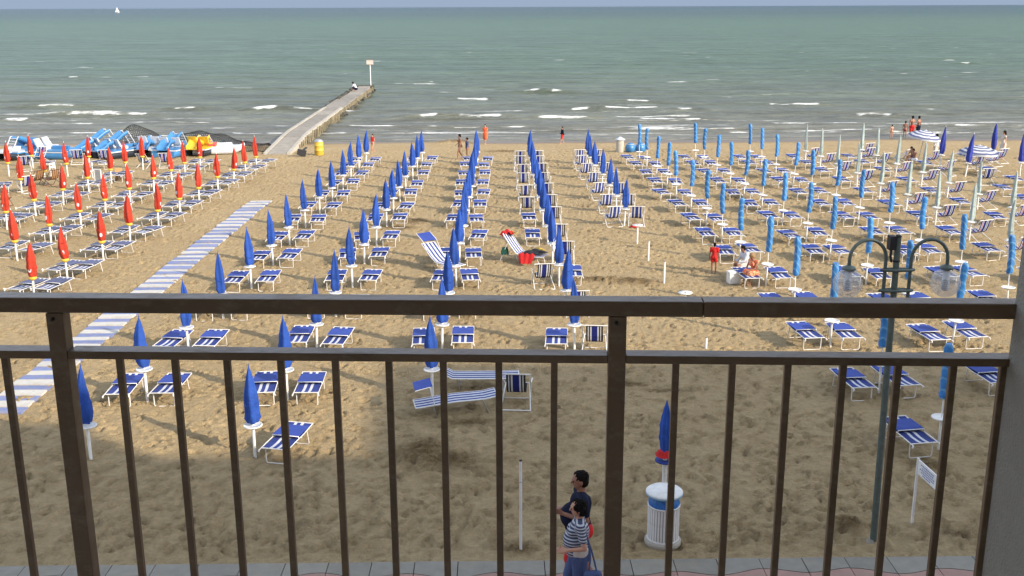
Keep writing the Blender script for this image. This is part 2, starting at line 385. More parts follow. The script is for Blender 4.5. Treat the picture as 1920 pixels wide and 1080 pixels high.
for i in range(ns):
    if abs(qx[i]) > 4 + qy[i]*.52: continue
    i0, i1 = np.searchsorted(xs, (qx[i]-.34, qx[i]+.34)); j0, j1 = np.searchsorted(ys, (qy[i]-.34, qy[i]+.34))
    if i1 <= i0 or j1 <= j0: continue
    dx = xs[i0:i1][None, :]-qx[i]; dy = ys[j0:j1][:, None]-qy[i]
    c, s_ = math.cos(qa[i]), math.sin(qa[i])
    d2 = ((dx*c+dy*s_)/ql[i])**2 + ((-dx*s_+dy*c)/qw[i])**2
    if i % 4 == 1: spot_shade[j0:j1, i0:i1] = np.maximum(spot_shade[j0:j1, i0:i1], np.clip(1.5*np.exp(-d2*2.6), 0, 1)*(.45+.55*(i % 5)/4)); Zs[j0:j1, i0:i1] -= .02*np.exp(-d2*1.4)
    if i % 4 == 0: pit_shade[j0:j1, i0:i1] += .62*np.exp(-d2*1.6)
    Zs[j0:j1, i0:i1] += qd[i]*(-np.exp(-d2) + .55*np.exp(-((np.sqrt(d2)-1.55)/.5)**2))
wet = np.clip((Y - (60.2 + fbm(X*.18, Y*0+1, 5, 3)*2.2))/.9, 0, 1)
smooth = np.clip((Y-56.5)/2.5, 0, 1)
slope = -np.clip(Y-54, 0, 30)*.018 - np.clip(Y-61.5, 0, 10)*.05
Zs = Zs*(1-smooth) + Zs*smooth*.12
ez = np.clip((Y-EDGE)/.5, 0, 1); Zs = Zs*ez + slope
deb_shade = np.clip(pit_shade, 0, .35)  # starts from painted pit shading; real debris patches join below
for (px, py, rx, ry, h) in [(-1.35,17.0,.62,.8,.07), (-.9,16.6,.7,.5,.03), (2.65,20.4,.45,.22,.02), (3.4,20.0,.5,.16,.015), (3.75,28.6,.85,.45,.10), (2.8,28.9,.7,.35,.06), (-2.98,37.4,.7,.6,.05), (-3.4,36.2,.6,.4,.03), (5.14,14.16,.26,.3,.12), (.27,13.6,.3,.2,.04), (-.6,18.4,.6,.25,.02), (.4,56.4,1.3,.5,.04), (7.2,16.3,.4,.25,.02), (6.6,13.9,.22,.14,.03), (2.0,52.4,.8,.4,.03), (-2.3,60.8,.7,.35,.22), (-3.2,60.9,.5,.3,.12)]:
    d2 = ((X-px)/rx)**2 + ((Y-py)/ry)**2
    g = np.exp(-d2); deb_shade = np.maximum(deb_shade, g); Zs += g*h + g*fbm(X*6, Y*6, 21, 3)*min(h, .06)*2.2
sand = grid_object('sand', X, Y, Zs, sand_material(), {'wet': wet, 'debris_pit_shade': deb_shade, 'footprint_shade': spot_shade*(1-smooth)}); tag(sand, kind='structure')
def ground_z(x, y):
    i = min(max(np.searchsorted(xs, x), 0), len(xs)-1); j = min(max(np.searchsorted(ys, y), 0), len(ys)-1)
    return float(Zs[j, i])

# ------------------------------------------------------------------ the sea
def sea_material():
    m = bpy.data.materials.new('sea_water'); m.use_nodes = True; n = m.node_tree; b = n.nodes['Principled BSDF']
    t = n.nodes.new('ShaderNodeTexCoord')
    def mapped(sx_, sy_, s, d=4, r=.6):
        mp = n.nodes.new('ShaderNodeMapping'); mp.inputs['Scale'].default_value = (sx_, sy_, 1)
        n.links.new(t.outputs['Object'], mp.inputs['Vector'])
        q = n.nodes.new('ShaderNodeTexNoise'); q.inputs['Scale'].default_value = s; q.inputs['Detail'].default_value = d; q.inputs['Roughness'].default_value = r
        n.links.new(mp.outputs[0], q.inputs['Vector']); return q
    sep = n.nodes.new('ShaderNodeSeparateXYZ'); n.links.new(t.outputs['Object'], sep.inputs[0])
    # water turns from silty shallow to green to deep blue-green with distance offshore
    lg = n.nodes.new('ShaderNodeMath'); lg.operation = 'LOGARITHM'; lg.inputs[1].default_value = 10; n.links.new(sep.outputs[1], lg.inputs[0])
    mr = n.nodes.new('ShaderNodeMapRange'); mr.inputs[1].default_value = 1.78; mr.inputs[2].default_value = 3.6; n.links.new(lg.outputs[0], mr.inputs[0])
    r = n.nodes.new('ShaderNodeValToRGB'); n.links.new(mr.outputs[0], r.inputs[0])
    e = r.color_ramp.elements
    e[0].position = 0; e[0].color = (.175, .165, .130, 1); e[1].position = 1; e[1].color = (.012, .046, .058, 1)
    for p_, c_ in ((.07, (.122, .132, .098, 1)), (.2, (.078, .120, .078, 1)), (.50, (.060, .112, .066, 1)), (.66, (.030, .068, .058, 1))):
        q = e.new(p_); q.color = c_
    n1 = mapped(.10, .35, .35, 5, .6); n2 = mapped(.35, 1.6, .55, 6, .7)
    r1 = n.nodes.new('ShaderNodeMapRange'); r1.inputs[1].default_value = .3; r1.inputs[2].default_value = .7; r1.inputs[3].default_value = .80; r1.inputs[4].default_value = 1.20; n.links.new(n1.outputs['Fac'], r1.inputs[0])
    r2 = n.nodes.new('ShaderNodeMapRange'); r2.inputs[1].default_value = .3; r2.inputs[2].default_value = .7; r2.inputs[3].default_value = .60; r2.inputs[4].default_value = 1.40; n.links.new(n2.outputs['Fac'], r2.inputs[0])
    mu0 = n.nodes.new('ShaderNodeMath'); mu0.operation = 'MULTIPLY'; n.links.new(r1.outputs[0], mu0.inputs[0]); n.links.new(r2.outputs[0], mu0.inputs[1])
    n4 = mapped(.7, 2.2, 1.0, 5, .75); r4 = n.nodes.new('ShaderNodeMapRange'); r4.inputs[1].default_value = .3; r4.inputs[2].default_value = .7; r4.inputs[3].default_value = .70; r4.inputs[4].default_value = 1.34; n.links.new(n4.outputs['Fac'], r4.inputs[0])
    mu = n.nodes.new('ShaderNodeMath'); mu.operation = 'MULTIPLY'; n.links.new(mu0.outputs[0], mu.inputs[0]); n.links.new(r4.outputs[0], mu.inputs[1])
    vs = n.nodes.new('ShaderNodeVectorMath'); vs.operation = 'SCALE'; n.links.new(r.outputs[0], vs.inputs[0]); n.links.new(mu.outputs[0], vs.inputs['Scale'])
    # foam
    af = n.nodes.new('ShaderNodeAttribute'); af.attribute_name = 'foam'
    nf = mapped(1.2, 3.0, 1.4, 6, .75)
    fa = n.nodes.new('ShaderNodeMath'); fa.operation = 'ADD'; n.links.new(af.outputs['Fac'], fa.inputs[0]); n.links.new(nf.outputs['Fac'], fa.inputs[1])
    fr = n.nodes.new('ShaderNodeMapRange'); fr.inputs[1].default_value = .97; fr.inputs[2].default_value = 1.25; n.links.new(fa.outputs[0], fr.inputs[0])
    x = n.nodes.new('ShaderNodeMix'); x.data_type = 'RGBA'; x.inputs[7].default_value = (.78, .78, .74, 1)
    n.links.new(fr.outputs[0], x.inputs[0]); n.links.new(vs.outputs[0], x.inputs[6]); n.links.new(x.outputs[2], b.inputs['Base Color'])
    rr = n.nodes.new('ShaderNodeMapRange'); rr.inputs[3].default_value = .35; rr.inputs[4].default_value = .9; n.links.new(fr.outputs[0], rr.inputs[0]); n.links.new(rr.outputs[0], b.inputs['Roughness'])
    b.inputs['IOR'].default_value = 1.33; b.inputs['Specular IOR Level'].default_value = .10
    bh = mapped(.5, 1.3, 1.3, 6, .65); bh2 = mapped(.12, .45, .55, 4, .6)
    bp = n.nodes.new('ShaderNodeBump'); bp.inputs['Distance'].default_value = .45; bp.inputs['Strength'].default_value = .9; n.links.new(bh.outputs['Fac'], bp.inputs['Height'])
    bp2 = n.nodes.new('ShaderNodeBump'); bp2.inputs['Distance'].default_value = 2.4; bp2.inputs['Strength'].default_value = .7; n.links.new(bh2.outputs['Fac'], bp2.inputs['Height']); n.links.new(bp.outputs[0], bp2.inputs['Normal'])
    n.links.new(bp2.outputs[0], b.inputs['Normal'])
    return m
SEA_Z = -.17
tn = [61.0]
while tn[-1] < 300: tn.append(tn[-1] + max(.16, (tn[-1]/61)**2*.13))
while tn[-1] < 11000: tn.append(tn[-1]*1.03)
ty = np.array(tn); un = np.linspace(-1, 1, 620)
U, Y2 = np.meshgrid(un, ty)
X2 = U*(Y2*.62+6)
X2[:, 0] -= Y2[:, 0]*6+350; X2[:, -1] += Y2[:, -1]*6+350
near = np.clip((Y2-60.5)/8, 0, 1)*np.clip(1.25-Y2/300, 0, 1)
warp = fbm(X2*.045, Y2*.05, 31, 3)*9
swell = np.sin((Y2+warp)*2*math.pi/8.5)
Z2 = SEA_Z + near*(.09*swell + .10*fbm(X2*.35, Y2*.9, 41, 4)*1.3 + .16*fbm(X2*.12, Y2*.3, 45, 3))
Z2 -= np.clip(Y2-300, 0, None)**2/(2*6371000.)
foam = np.zeros_like(X2)
CRESTS = [(-37.1,-33.3,85.6),(-31.9,-25.3,78.4),(-25.0,-22.7,81.4),(-18.9,-16.3,80.2),(-15.8,-13.3,80.5),(-19.2,-18.3,93.7),(-33.1,-26.6,71.0),(-26.5,-18.8,72.3),(-11.6,-9.5,78.2),(-11.4,-9.9,74.1),(-6.0,-4.0,75.6),(-3.8,-.5,90.5),(-3.2,.6,75.4),(1.4,2.2,79.1),(2.5,6.7,75.1),(4.4,6.2,96.8),(5.1,7.2,80.1),(7.7,12.6,80.3),(10.0,12.6,86.6),(13.0,14.9,79.3),(9.4,14.2,73.3),(12.6,13.9,75.7),(21.0,25.7,83.5),(17.4,24.0,69.7),(24.9,28.3,75.4),(31.4,32.9,79.5),(31.9,33.9,69.8),(28.9,31.4,67.4),(1.8,4.2,97.0),(34.3,35.9,166.4),(39.0,39.9,162.5),(-56,-55,150),(-15.8,-11.6,69.6),(-10.2,-3.6,69.5),(-3.3,2.3,69.5),(7.7,13.2,68.1),(-35,-32.7,75.3),(-30,-22,67.0),(-6,1,66.4),(14,24,66.5),(-48,-46,120),(60,62,140),(24,30,65.6),(-17,-9,66.0),(6,10,65.4)]
for k, (a, b_, yy) in enumerate(CRESTS):
    big = yy > 73.0 and (b_-a) > 1.5
    yc = yy + fbm(X2*.5, X2*0+k, 50, 3)*.9 + fbm(X2*.13, X2*0+k, 57, 2)*1.6
    fx = np.clip((X2-a)/.6, 0, 1)*np.clip((b_-X2)/.6, 0, 1)
    wd = (.46 if big else .26)*(.75+2.2*np.abs(fbm(X2*.9, X2*0+k, 70, 3)))
    prof = np.exp(-((Y2-yc)/wd)**2)
    foam = np.maximum(foam, fx*prof*((.78 if big else .66)+1.3*fbm(X2*.8+k, Y2*1.5, 75, 3)))
    fx2 = np.clip((X2-a+2.5)/2.5, 0, 1)*np.clip((b_+2.5-X2)/2.5, 0, 1)
    Z2 += fx2*np.exp(-((Y2-yc-.35)/.8)**2)*(.20 if big else .06)
    foam = np.maximum(foam, fx2*.46*np.exp(-((Y2-yc+2.0)/1.5)**2)*(1 if big else .7))
for k, (yl, th) in enumerate([(64.8,.52),(66.2,.5),(67.9,.52),(70.3,.55),(72.6,.56),(75.4,.6),(79.0,.62)]):
    yc = yl + fbm(X2*.09, X2*0+k*7, 120, 3)*2.2 + fbm(X2*.6, X2*0+k*7, 124, 3)*.5
    gate = np.clip((fbm(X2*.11+k*5.3, X2*0+k, 131, 2)+.5-th+.02)/.06, 0, 1)
    foam = np.maximum(foam, gate*np.exp(-((Y2-yc)/(.16+.03*k))**2)*(.60+.5*fbm(X2*.9+k, Y2, 137, 2)))
    Z2 += gate*np.exp(-((Y2-yc-.2)/.5)**2)*.05
wash = np.clip((fbm(X2*.10+3, Y2*.75, 81, 4)+.5-.60)/.10, 0, 1)*np.clip((82-Y2)/12, 0, 1)*np.clip((Y2-63.5)/1.5, 0, 1)
foam = np.maximum(foam, wash*.60)
caps = np.clip((fbm(X2*.22+3, Y2*.5, 91, 4)+.5-.735)/.05, 0, 1)*np.clip((Y2-80)/10, 0, 1)*np.clip((260-Y2)/60, 0, 1)
foam = np.maximum(foam, caps*.60)
lap = np.exp(-((Y2-62.9-fbm(X2*.18, X2*0, 61, 3)*1.6)/.14)**2)*.62
foam = np.maximum(foam, lap)
sea = grid_object('sea', X2, Y2, Z2, sea_material(), {'foam': foam}); tag(sea, kind='structure')

# ------------------------------------------------------------------ promenade paving
bed = MB().box(-60, 90, -30, EDGE+.10, -.35, -.045).build('promenade', M['joint']); tag(bed, kind='structure')
TW = .60
def wave(x): return 12.93 + .065*math.sin(2*math.pi*(x+.35)/1.22) + .03*math.sin(2*math.pi*x/3.3)
def prism(pts, z0, z1):
    n = len(pts); q = MB(); q.add([(x, y, z0) for x, y in pts]+[(x, y, z1) for x, y in pts], [tuple(reversed(range(n))), tuple(range(n, 2*n))] + [(i, (i+1) % n, n+(i+1) % n, n+i) for i in range(n)])
    return q
for i in range(-15, 15):
    x0 = i*TW+.006; x1 = (i+1)*TW-.006; K = 7
    xsamp = [x0+(x1-x0)*k/K for k in range(K+1)]
    h = random.uniform(-.004, .003)
    prism([(x, wave(x)+.008) for x in xsamp]+[(x1, EDGE-.006), (x0, EDGE-.006)], -.044, .012+h).build('paving_tile', M['gpave'], bed)
    xo = TW*.5
    prism([(x+0, 12.25) for x in (x0, x1)]+[(x, wave(x)-.008) for x in reversed(xsamp)], -.044, .010+h).build('paving_tile', M['ppave'], bed)
    MB().box(x0, x1, 11.64, 12.238, -.044, .010-h).build('paving_tile', M['ppave'], bed)
rest = MB().box(-60, 90, -.5, 11.628, -.044, .008).build('paving_field', M['ppave'], bed)

# ------------------------------------------------------------------ hotel behind and around the camera
hotel = thing('hotel', (0,0,0), 0, 'pale hotel whose balcony, pillar and shadow frame the beach view', 'building')
MB().box(-6, 17.7, -14, -.6, 0, 15.6).build('wall', M['hotel'], hotel)
hb = MB().box(17.702, 27.698, -14, -.6, 0, 14.3); hb.build('wall', M['hotel'], hotel)
MB().box(27.7, 60, -14, -.6, 0, 18.2).build('wall', M['hotel'], hotel)
for z in (3.0, 5.75, 8.5, 11.25):
    MB().box(-5.5, 59.5, -.598, 2.34, z-.08, z+.08).build('balcony_slab', M['hotel'], hotel)
wm = mat('window_glass', (.05, .06, .07), .1)
for z in (3.08, 5.83, 8.58, 11.33):
    for i in range(-1, 13):
        w = MB().box(i*4.4+.8, i*4.4+2.6, -.597, -.55, z+.02, z+2.1).build('balcony_door', M['plastic'], hotel)
        MB().box(i*4.4+.9, i*4.4+2.5, -.549, -.54, z+.1, z+2.02).build('pane', wm, w)
PX = 1.086
pil = MB()
pil.add([(PX,1.55,5.84),(PX+.45,1.55,5.84),(PX+.45,2.13,5.84),(PX,2.13,5.84),(PX,1.55,8.41),(PX+.45,1.55,8.41),(PX+.45,2.13,8.41),(PX,2.13,8.41)],[(0,3,2,1),(4,5,6,7),(0,1,5,4),(1,2,6,5),(2,3,7,6),(3,0,4,7)])
pil.build('pillar', M['pillar'], hotel)

# ------------------------------------------------------------------ balcony railing
ra = math.atan(-.0514)
rail = thing('balcony_railing', (0, 2.178, 5.83), ra, 'brown metal balcony railing with flat rails and square balusters', 'railing')
def bevel_box(x0, x1, y0, y1, z0, z1, b=.003):
    bm = bmesh.new(); bmesh.ops.create_cube(bm, size=1)
    for v in bm.verts: v.co = Vector(((x0+x1)/2+v.co.x*(x1-x0), (y0+y1)/2+v.co.y*(y1-y0), (z0+z1)/2+v.co.z*(z1-z0)))
    bmesh.ops.bevel(bm, geom=bm.edges[:], offset=b, segments=2, affect='EDGES', profile=.5)
    me = bpy.data.meshes.new('m'); bm.to_mesh(me); bm.free(); return me
def bb(name, m_, parent, *a, b=.003):
    me = bevel_box(*a, b=b); me.name = name; me.materials.append(m_); return link(name, me, parent)
zr = -5.83
bb('top_rail', M['bronze'], rail, -1.75, .4345, 0, .050, 6.856+zr, 6.890+zr, b=.0035)
bb('top_rail', M['bronze'], rail, .4355, 1.35, 0, .050, 6.856+zr, 6.890+zr, b=.0035)
for a, b_ in ((-1.75, -.9914), (-.9526, .2342), (.2728, 1.30)):
    bb('lower_rail', M['bronze'], rail, a, b_, .001, .045, 6.750+zr, 6.768+zr, b=.002)
    bb('bottom_rail', M['bronze'], rail, a, b_, .004, .042, .06, .085, b=.002)
for x in (-.991, .2345):
    po = bb('post', M['bronze'], rail, x, x+.038, -.001, .036, .0, 6.8555+zr, b=.002)
    q = MB().lathe([(.004, 0), (.004, .004), (.002, .006)], 10)
    o = q.build('screw', M['black'], po, (x+.016, -.0015, 1.013)); o.rotation_euler = (math.pi/2, 0, 0)
bm_ = bevel_box(-.0075, .0075, .012, .027, .086, 6.7495+zr, b=.002); bm_.materials.append(M['bronze'])
for x in (-1.087, -.837, -.716, -.602, -.484, -.364, -.246, -.126, -.003, .12, .39, .516, .64, .764, .887, 1.011):
    link('baluster', bm_, rail, (x*(2.178-.0514*x)/2.2, 0, 0))
link('baluster', bm_, rail, (1.083, 0, 0)); link('baluster', bm_, rail, (-1.21, 0, 0))

# ------------------------------------------------------------------ striped walkway
walk = thing('striped_walkway', (0,0,0), 0, 'long blue and white striped walkway of planks laid on the sand', 'walkway')
y = 19.0; k = 0
while y < 41.7:
    z = max(ground_z(-9.5, y+.15), ground_z(-9.1, y+.15), ground_z(-9.8, y+.15))
    xo = -9.55 + .012*(y-28)*0 + random.uniform(-.01, .01) + (.09 if y > 33 else 0)*(y-33)/9
    dx = random.uniform(-.018, .018)
    MB().box(-.42+dx, .42+dx, -.143, .143, -.03, .012).build('plank', M['matwhite' if k % 2 else 'matblue'], walk, (xo+.01, y+.15, z+.012), (R(random.uniform(-.8,.8)), R(random.uniform(-.8,.8)), R(random.uniform(-.8,.8))))
    y += .30; k += 1

# ------------------------------------------------------------------ umbrellas
def canopy(col, z0, z1, rmax, kind, seed):
    rnd = random.Random(seed); ph = rnd.uniform(0, 6.28); tw = rnd.uniform(-1.2, 1.2); bx, by = rnd.uniform(-.03, .03), rnd.uniform(-.03, .03)
    q = MB(); P = []; n = 24; K = 12; wob = [rnd.uniform(.88, 1.1) for _ in range(K+1)]
    for i in range(K+1):
        t = i/K; z = z0+(z1-z0)*t
        if kind == 'cone': r = rmax*(.90+.10*math.sin(math.pi*t/.6) if t < .3 else 1-((t-.3)/.7)**1.75*.95)
        elif kind == 'slim': r = rmax*(1-.55*t**1.4) if t < .97 else rmax*.2
        else: r = rmax*(.96+.03*math.sin(9*t)) if t < .985 else rmax*.72
        if t == 0: r *= .82
        r *= wob[i]; ring = []
        for j in range(n):
            a = 2*math.pi*j/n
            am = {'cone': .20, 'slim': .14, 'tube': .05}[kind]
            rr = r*(1+am*math.cos(8*a/2*1+ph+tw*t*3)*(1 if t < .96 else .3)+.06*math.cos(3*a+ph))
            ring.append((rr*math.cos(a)+bx*math.sin(math.pi*t), rr*math.sin(a)+by*math.sin(math.pi*t), z))
        P.append(ring)
    q.grid(P, wrap=True); q.add(P[0], [tuple(reversed(range(n)))]); q.add(P[-1], [tuple(range(n))])
    return q
def umbrella(kind, seed):
    t = thing('beach_umbrella')
    if kind in ('blue', 'red', 'dark', 'grey'):
        top = {'blue': 1.68, 'red': 1.60, 'dark': 1.95, 'grey': 1.86}[kind]
        MB().tube([(0,0,-.25), (0,0,.60)], .028, 10).tube([(0,0,.6),(0,0,.8)], .018, 8).build('pole', M['plastic'], t)
        c = canopy(kind, .67, top, {'blue': .116, 'red': .116, 'dark': .115, 'grey': .080}[kind], 'slim' if kind == 'grey' else 'cone', seed)
        cm = {'blue': 'blue', 'red': 'red', 'dark': 'navy2', 'grey': 'grey'}[kind]
        c.build('canopy', M[cm], t)
        MB().tube([(0,0,top-.03), (0,0,top+.05)], [.012, .004], 6).build('finial', M['plastic'] if kind != 'blue' else M['blue'], t)
        zt = .90 + (seed % 3)*.12; rr = .108
        MB().tube([(rr*math.cos(a)*(1.06), rr*math.sin(a)*1.06, zt+.02*math.sin(a+seed)) for a in [k*math.pi/6 for k in range(12)]], .007, 5, closed=True).build('strap', M[cm], t)
        if kind == 'red':
            MB().lathe([(.05,.56),(.105,.60),(.11,.635),(.09,.66),(.06,.665)], 16).build('ring', M['yellow'], t)
            # pale oval emblem printed on the canopy, facing the promenade
            q = MB(); pts = []
            for j in range(12):
                a = 2*math.pi*j/12; pts.append((.042*math.cos(a), -.002, .065*math.sin(a)))
            pts2 = [(x, .012, z) for x, _, z in pts]
            q.add(pts+pts2, [tuple(range(12)), tuple(reversed(range(12, 24)))]+[(i, 12+i, 12+(i+1) % 12, (i+1) % 12) for i in range(12)])
            ang = random.Random(seed).uniform(-.9, .9)
            q.build('emblem', M['wfab'], t, (.118*math.sin(ang), -.118*math.cos(ang), .86), (0, 0, ang))
        else:
            MB().lathe([(.03,.585),(.13,.60),(.158,.605),(.162,.615),(.158,.628),(.15,.630),(.145,.622),(.03,.622)], 24).build('table', M['plastic'], t)
    else:
        MB().tube([(0,0,-.25), (0,0,.60)], .022, 10).tube([(0,0,.6),(0,0,1.1)], .012, 8).build('pole', M['plastic'], t)
        canopy(kind, .97, 1.95, .080, 'tube', seed).build('canopy', M['lblue'], t)
        MB().lathe([(.03,.555),(.06,.58),(.13,.60),(.165,.605),(.17,.615),(.165,.628),(.157,.630),(.15,.620),(.03,.620)], 24).build('table', M['plastic'], t)
        rr = .084
        MB().tube([(rr*math.cos(a), rr*math.sin(a), 1.02+.01*math.sin(2*a)) for a in [k*math.pi/6 for k in range(12)]], .006, 5, closed=True).build('strap', M['lblue'], t)
    return Proto(t)
M['navy2'] = mat('dark_blue_canvas', (.028, .042, .26), .7, var=.15, scale=6, bump=.012, bscale=22, spec=.3)
UM = {k: [umbrella(k, s*5+len(k)) for s in range(6)] for k in ('blue', 'red', 'light', 'grey', 'dark')}
cnt = {k: 0 for k in UM}
def put_umbrella(kind, x, y, label, group, lean=None):
    i = cnt[kind]; cnt[kind] += 1
    pr = UM[kind][i % 6] if i < 6 else UM[kind][random.randrange(6)]
    l = lean or (R(random.gauss(0, 1.5)), R(random.gauss(0, 1.5)))
    return pr.place(x, y, random.uniform(-.9, .9), label, 'umbrella', group, l, ground_z(x, y))

# ------------------------------------------------------------------ loungers
def strip_fabric(q, w, prof, stripes, th=.006):
    """prof: list of (y,z) along the length; stripes: list of (x0,x1,mat) across the width"""
    for a, b_, mi in stripes:
        x0, x1 = (a-.5)*w, (b_-.5)*w
        for i in range(len(prof)-1):
            (y0, z0), (y1, z1) = prof[i], prof[i+1]
            v = [(x0,y0,z0),(x1,y0,z0),(x1,y1,z1),(x0,y1,z1)]
            q.add(v+[(p[0], p[1], p[2]-th) for p in v], [(0,1,2,3),(7,6,5,4)]+([(0,4,5,1)] if i == 0 else [])+([(2,6,7,3)] if i == len(prof)-2 else [])+([(0,3,7,4)] if a == 0 else [])+([(1,5,6,2)] if b_ == 1 else []), mi)
    return q
ST_BED = [(0,.20,0),(.20,.25,1),(.25,.34,0),(.34,.46,1),(.46,.55,0),(.55,.67,1),(.67,.76,0),(.76,.80,1),(.80,1,0)]
ST_BED = [(0,.29,0),(.29,.41,1),(.41,.57,0),(.57,.69,1),(.69,1,0)]
ST_MANY = [(0,.08,0),(.08,.22,1),(.22,.36,0),(.36,.5,1),(.5,.64,0),(.64,.78,1),(.78,.92,0),(.92,1,1)]
def lounger(kind):
    t = thing('sun_lounger'); w = .46; L = 1.06; H = .30
    dark = {'blue': 'bfab', 'light': 'bfab', 'red': 'ffab'}[kind]
    f = MB()
    for s in (-1, 1):
        f.tube([(s*w/2, -.05, H-.012), (s*w/2, .3, H), (s*w/2, L*.6, H), (s*w/2, L, H+.03)], .0085, 6)
        f.tube([(s*w/2, -.05, H-.012), (s*(w/2+.012), -.075, H-.03), (s*(w/2+.012), -.05, H-.05)], .014, 6)
    for y, z in ((.0, H-.004), (L*.55, H-.03), (L, H+.03)): f.tube([(-w/2, y, z), (w/2, y, z)], .010, 6)
    f.build('frame', M['white'], t)
    prof = [(.015, H+.002), (.12, H-.012), (.28, H-.018), (.42, H-.006), (.55, H-.02), (.75, H-.005), (.9, H+.0), (L-.01, H+.03)]
    strip_fabric(MB(), w-.03, prof, ST_BED).build('fabric', [M[dark], M['wfab']], t)
    for y, sp_ in ((.10, .0), (.86, .08)):
        q = MB(); ww = w/2-.035
        q.tube([(-ww, y, H-.012), (-ww, y+sp_, .03), (-ww+.02, y+sp_, .0), (ww-.02, y+sp_, .0), (ww, y+sp_, .03), (ww, y, H-.012)], .0105, 6)
        q.build('leg', M['white'], t)
    q = MB()
    q.tube([(-w/2, .46, H), (-w/2, .44, H+.045), (w/2, .44, H+.045), (w/2, .46, H)], .009, 6)
    q.build('sunshade_bar', M['white'], t)
    q = MB()
    zc = H+.048
    sh = [(.445, zc-.004), (.55, zc+.004), (.70, zc), (.90, zc+.002)]
    strip_fabric(q, w+.005, sh, [(0, 1, 0)], .012)
    q.build('sunshade', M['sbfab' if kind != 'red' else 'ffab'], t)
    if kind == 'red':
        for s in (-1,):
            MB().tube([(s*w/2, -.05, H), (s*w/2-.02, -.08, H+.02)], .02, 8).build('joint_knob', M['plastic'], t)
    return Proto(t)
LB = {k: lounger(k) for k in ('blue', 'light', 'red')}

# ------------------------------------------------------------------ deckchairs
def deckchair(stripes, mats, frame, w=.54, hh=.72, name='deck_chair'):
    t = thing(name); a = w/2; r = .0125
    q = MB()      # long back frame
    q.tube([(-a, .50, .0), (-a, -.10, hh)], r, 6).tube([(a, .50, .0), (a, -.10, hh)], r, 6).tube([(-a-.02, -.10, hh), (a+.02, -.10, hh)], r*1.15, 6).tube([(-a, .50, .012), (a, .50, .012)], r, 6)
    q.build('back_frame', M[frame], t)
    b = a-.035; q = MB()
    q.tube([(-b-.05, -.16, .012), (b+.05, -.16, .012)], r*1.2, 6).tube([(-b-.05, -.16, .0), (-b, .50, .33)], r, 6).tube([(b+.05, -.16, .0), (b, .50, .33)], r, 6).tube([(-b, .50, .33), (b, .50, .33)], r, 6)
    q.build('seat_frame', M[frame], t)
    for s in (-1, 1): MB().tube([(s*(a+.015), .08, .50), (s*(a+.02), .38, .475), (s*(a+.01), .42, .44), (s*b, .46, .31)], [.014, .014, .010, .009], 6).build('armrest', M[frame], t)
    prof = [(-.095, hh+.008), (-.06, hh-.12), (-.02, hh-.26), (.04, hh-.38), (.13, .28), (.24, .245), (.36, .27), (.46, .315), (.50, .342)]
    strip_fabric(MB(), w-.17, prof, stripes).build('fabric', mats, t)
    return Proto(t)
S5 = [(0,.06,1),(.06,.24,0),(.24,.36,1),(.36,.64,0),(.64,.76,1),(.76,.94,0),(.94,1,1)]
SD = [(0,.10,2),(.10,.16,1),(.16,.24,2),(.24,.33,1),(.33,.67,0),(.67,.76,1),(.76,.84,2),(.84,.90,1),(.90,1,2)]
SR = [(0,.12,0),(.12,.17,1),(.17,.26,2),(.26,.31,1),(.31,.60,0),(.60,.66,1),(.66,.76,3),(.76,.82,1),(.82,1,0)]
DC = {
 'stripe': deckchair(S5, [M['bfab'], M['wfab']], 'white'),
 'dark': deckchair(SD, [M['navy'], M['wfab'], M['black']], 'white'),
 'multi': deckchair(SR, [M['navy'], M['wfab'], M['rfab'], M['gfab']], 'white'),
 'wood': deckchair([(0,.2,0),(.2,.28,1),(.28,.45,0),(.45,.53,1),(.53,.72,0),(.72,.8,1),(.8,1,0)], [M['wood'], M['tan']], 'wood'),
}
dcn = {'stripe': 'blue and white striped deckchair', 'dark': 'dark navy deckchair', 'multi': 'multi-striped navy deckchair', 'wood': 'brown wooden deckchair'}

# ------------------------------------------------------------------ the grid of umbrellas, loungers, deckchairs
ROWS = [16.97, 19.62, 22.65, 25.4, 28.2, 31.0, 33.55, 36.3, 38.85, 41.5, 44.15, 46.75, 49.3, 51.3]
def colx(x0, x1, y): return x0 + (x1-x0)*(y-17)/(51.3-17)
COLS = {  # name: (x at Y=17, x at Y=51.3, first row, last row, colour, column words)
 'A': (-7.04, -6.43, 0, 13, 'blue', 'first blue column'), 'B': (-4.23, -3.74, 0, 13, 'blue', 'second blue column'),
 'C': (-1.31, -1.03, 1, 13, 'blue', 'third blue column'), 'D': (1.66, 1.54, 2, 13, 'blue', 'fourth blue column'),
 'E': (4.64, 4.27, 7, 13, 'blue', 'fifth blue column'),
 'F': (7.56, 6.93, 0, 13, 'light', 'first light blue column'), 'G': (10.34, 9.59, 1, 13, 'light', 'second light blue column'),
 'H': (13.0, 12.3, 3, 13, 'light', 'third light blue column'), 'I': (15.75, 15.0, 4, 13, 'grey', 'first grey green column'),
 'J': (18.4, 17.7, 7, 13, 'grey', 'second grey green column')}
def bed(kind, x, y, rz, label, group):
    return LB[kind].place(x+random.uniform(-.03,.03), y+random.uniform(-.10,.08), rz + R(random.gauss(0, 3.5)), label, 'sun lounger', group, (R(random.uniform(-1, 1)), R(random.uniform(-1, 1))), ground_z(x, y+.3)+.005, sc=1.04)
def chair(kind, x, y, rz, label, group):
    return DC[kind].place(x, y, rz + R(random.uniform(-6, 6)), label, 'deckchair', group, (0, 0), ground_z(x, y)+.005)
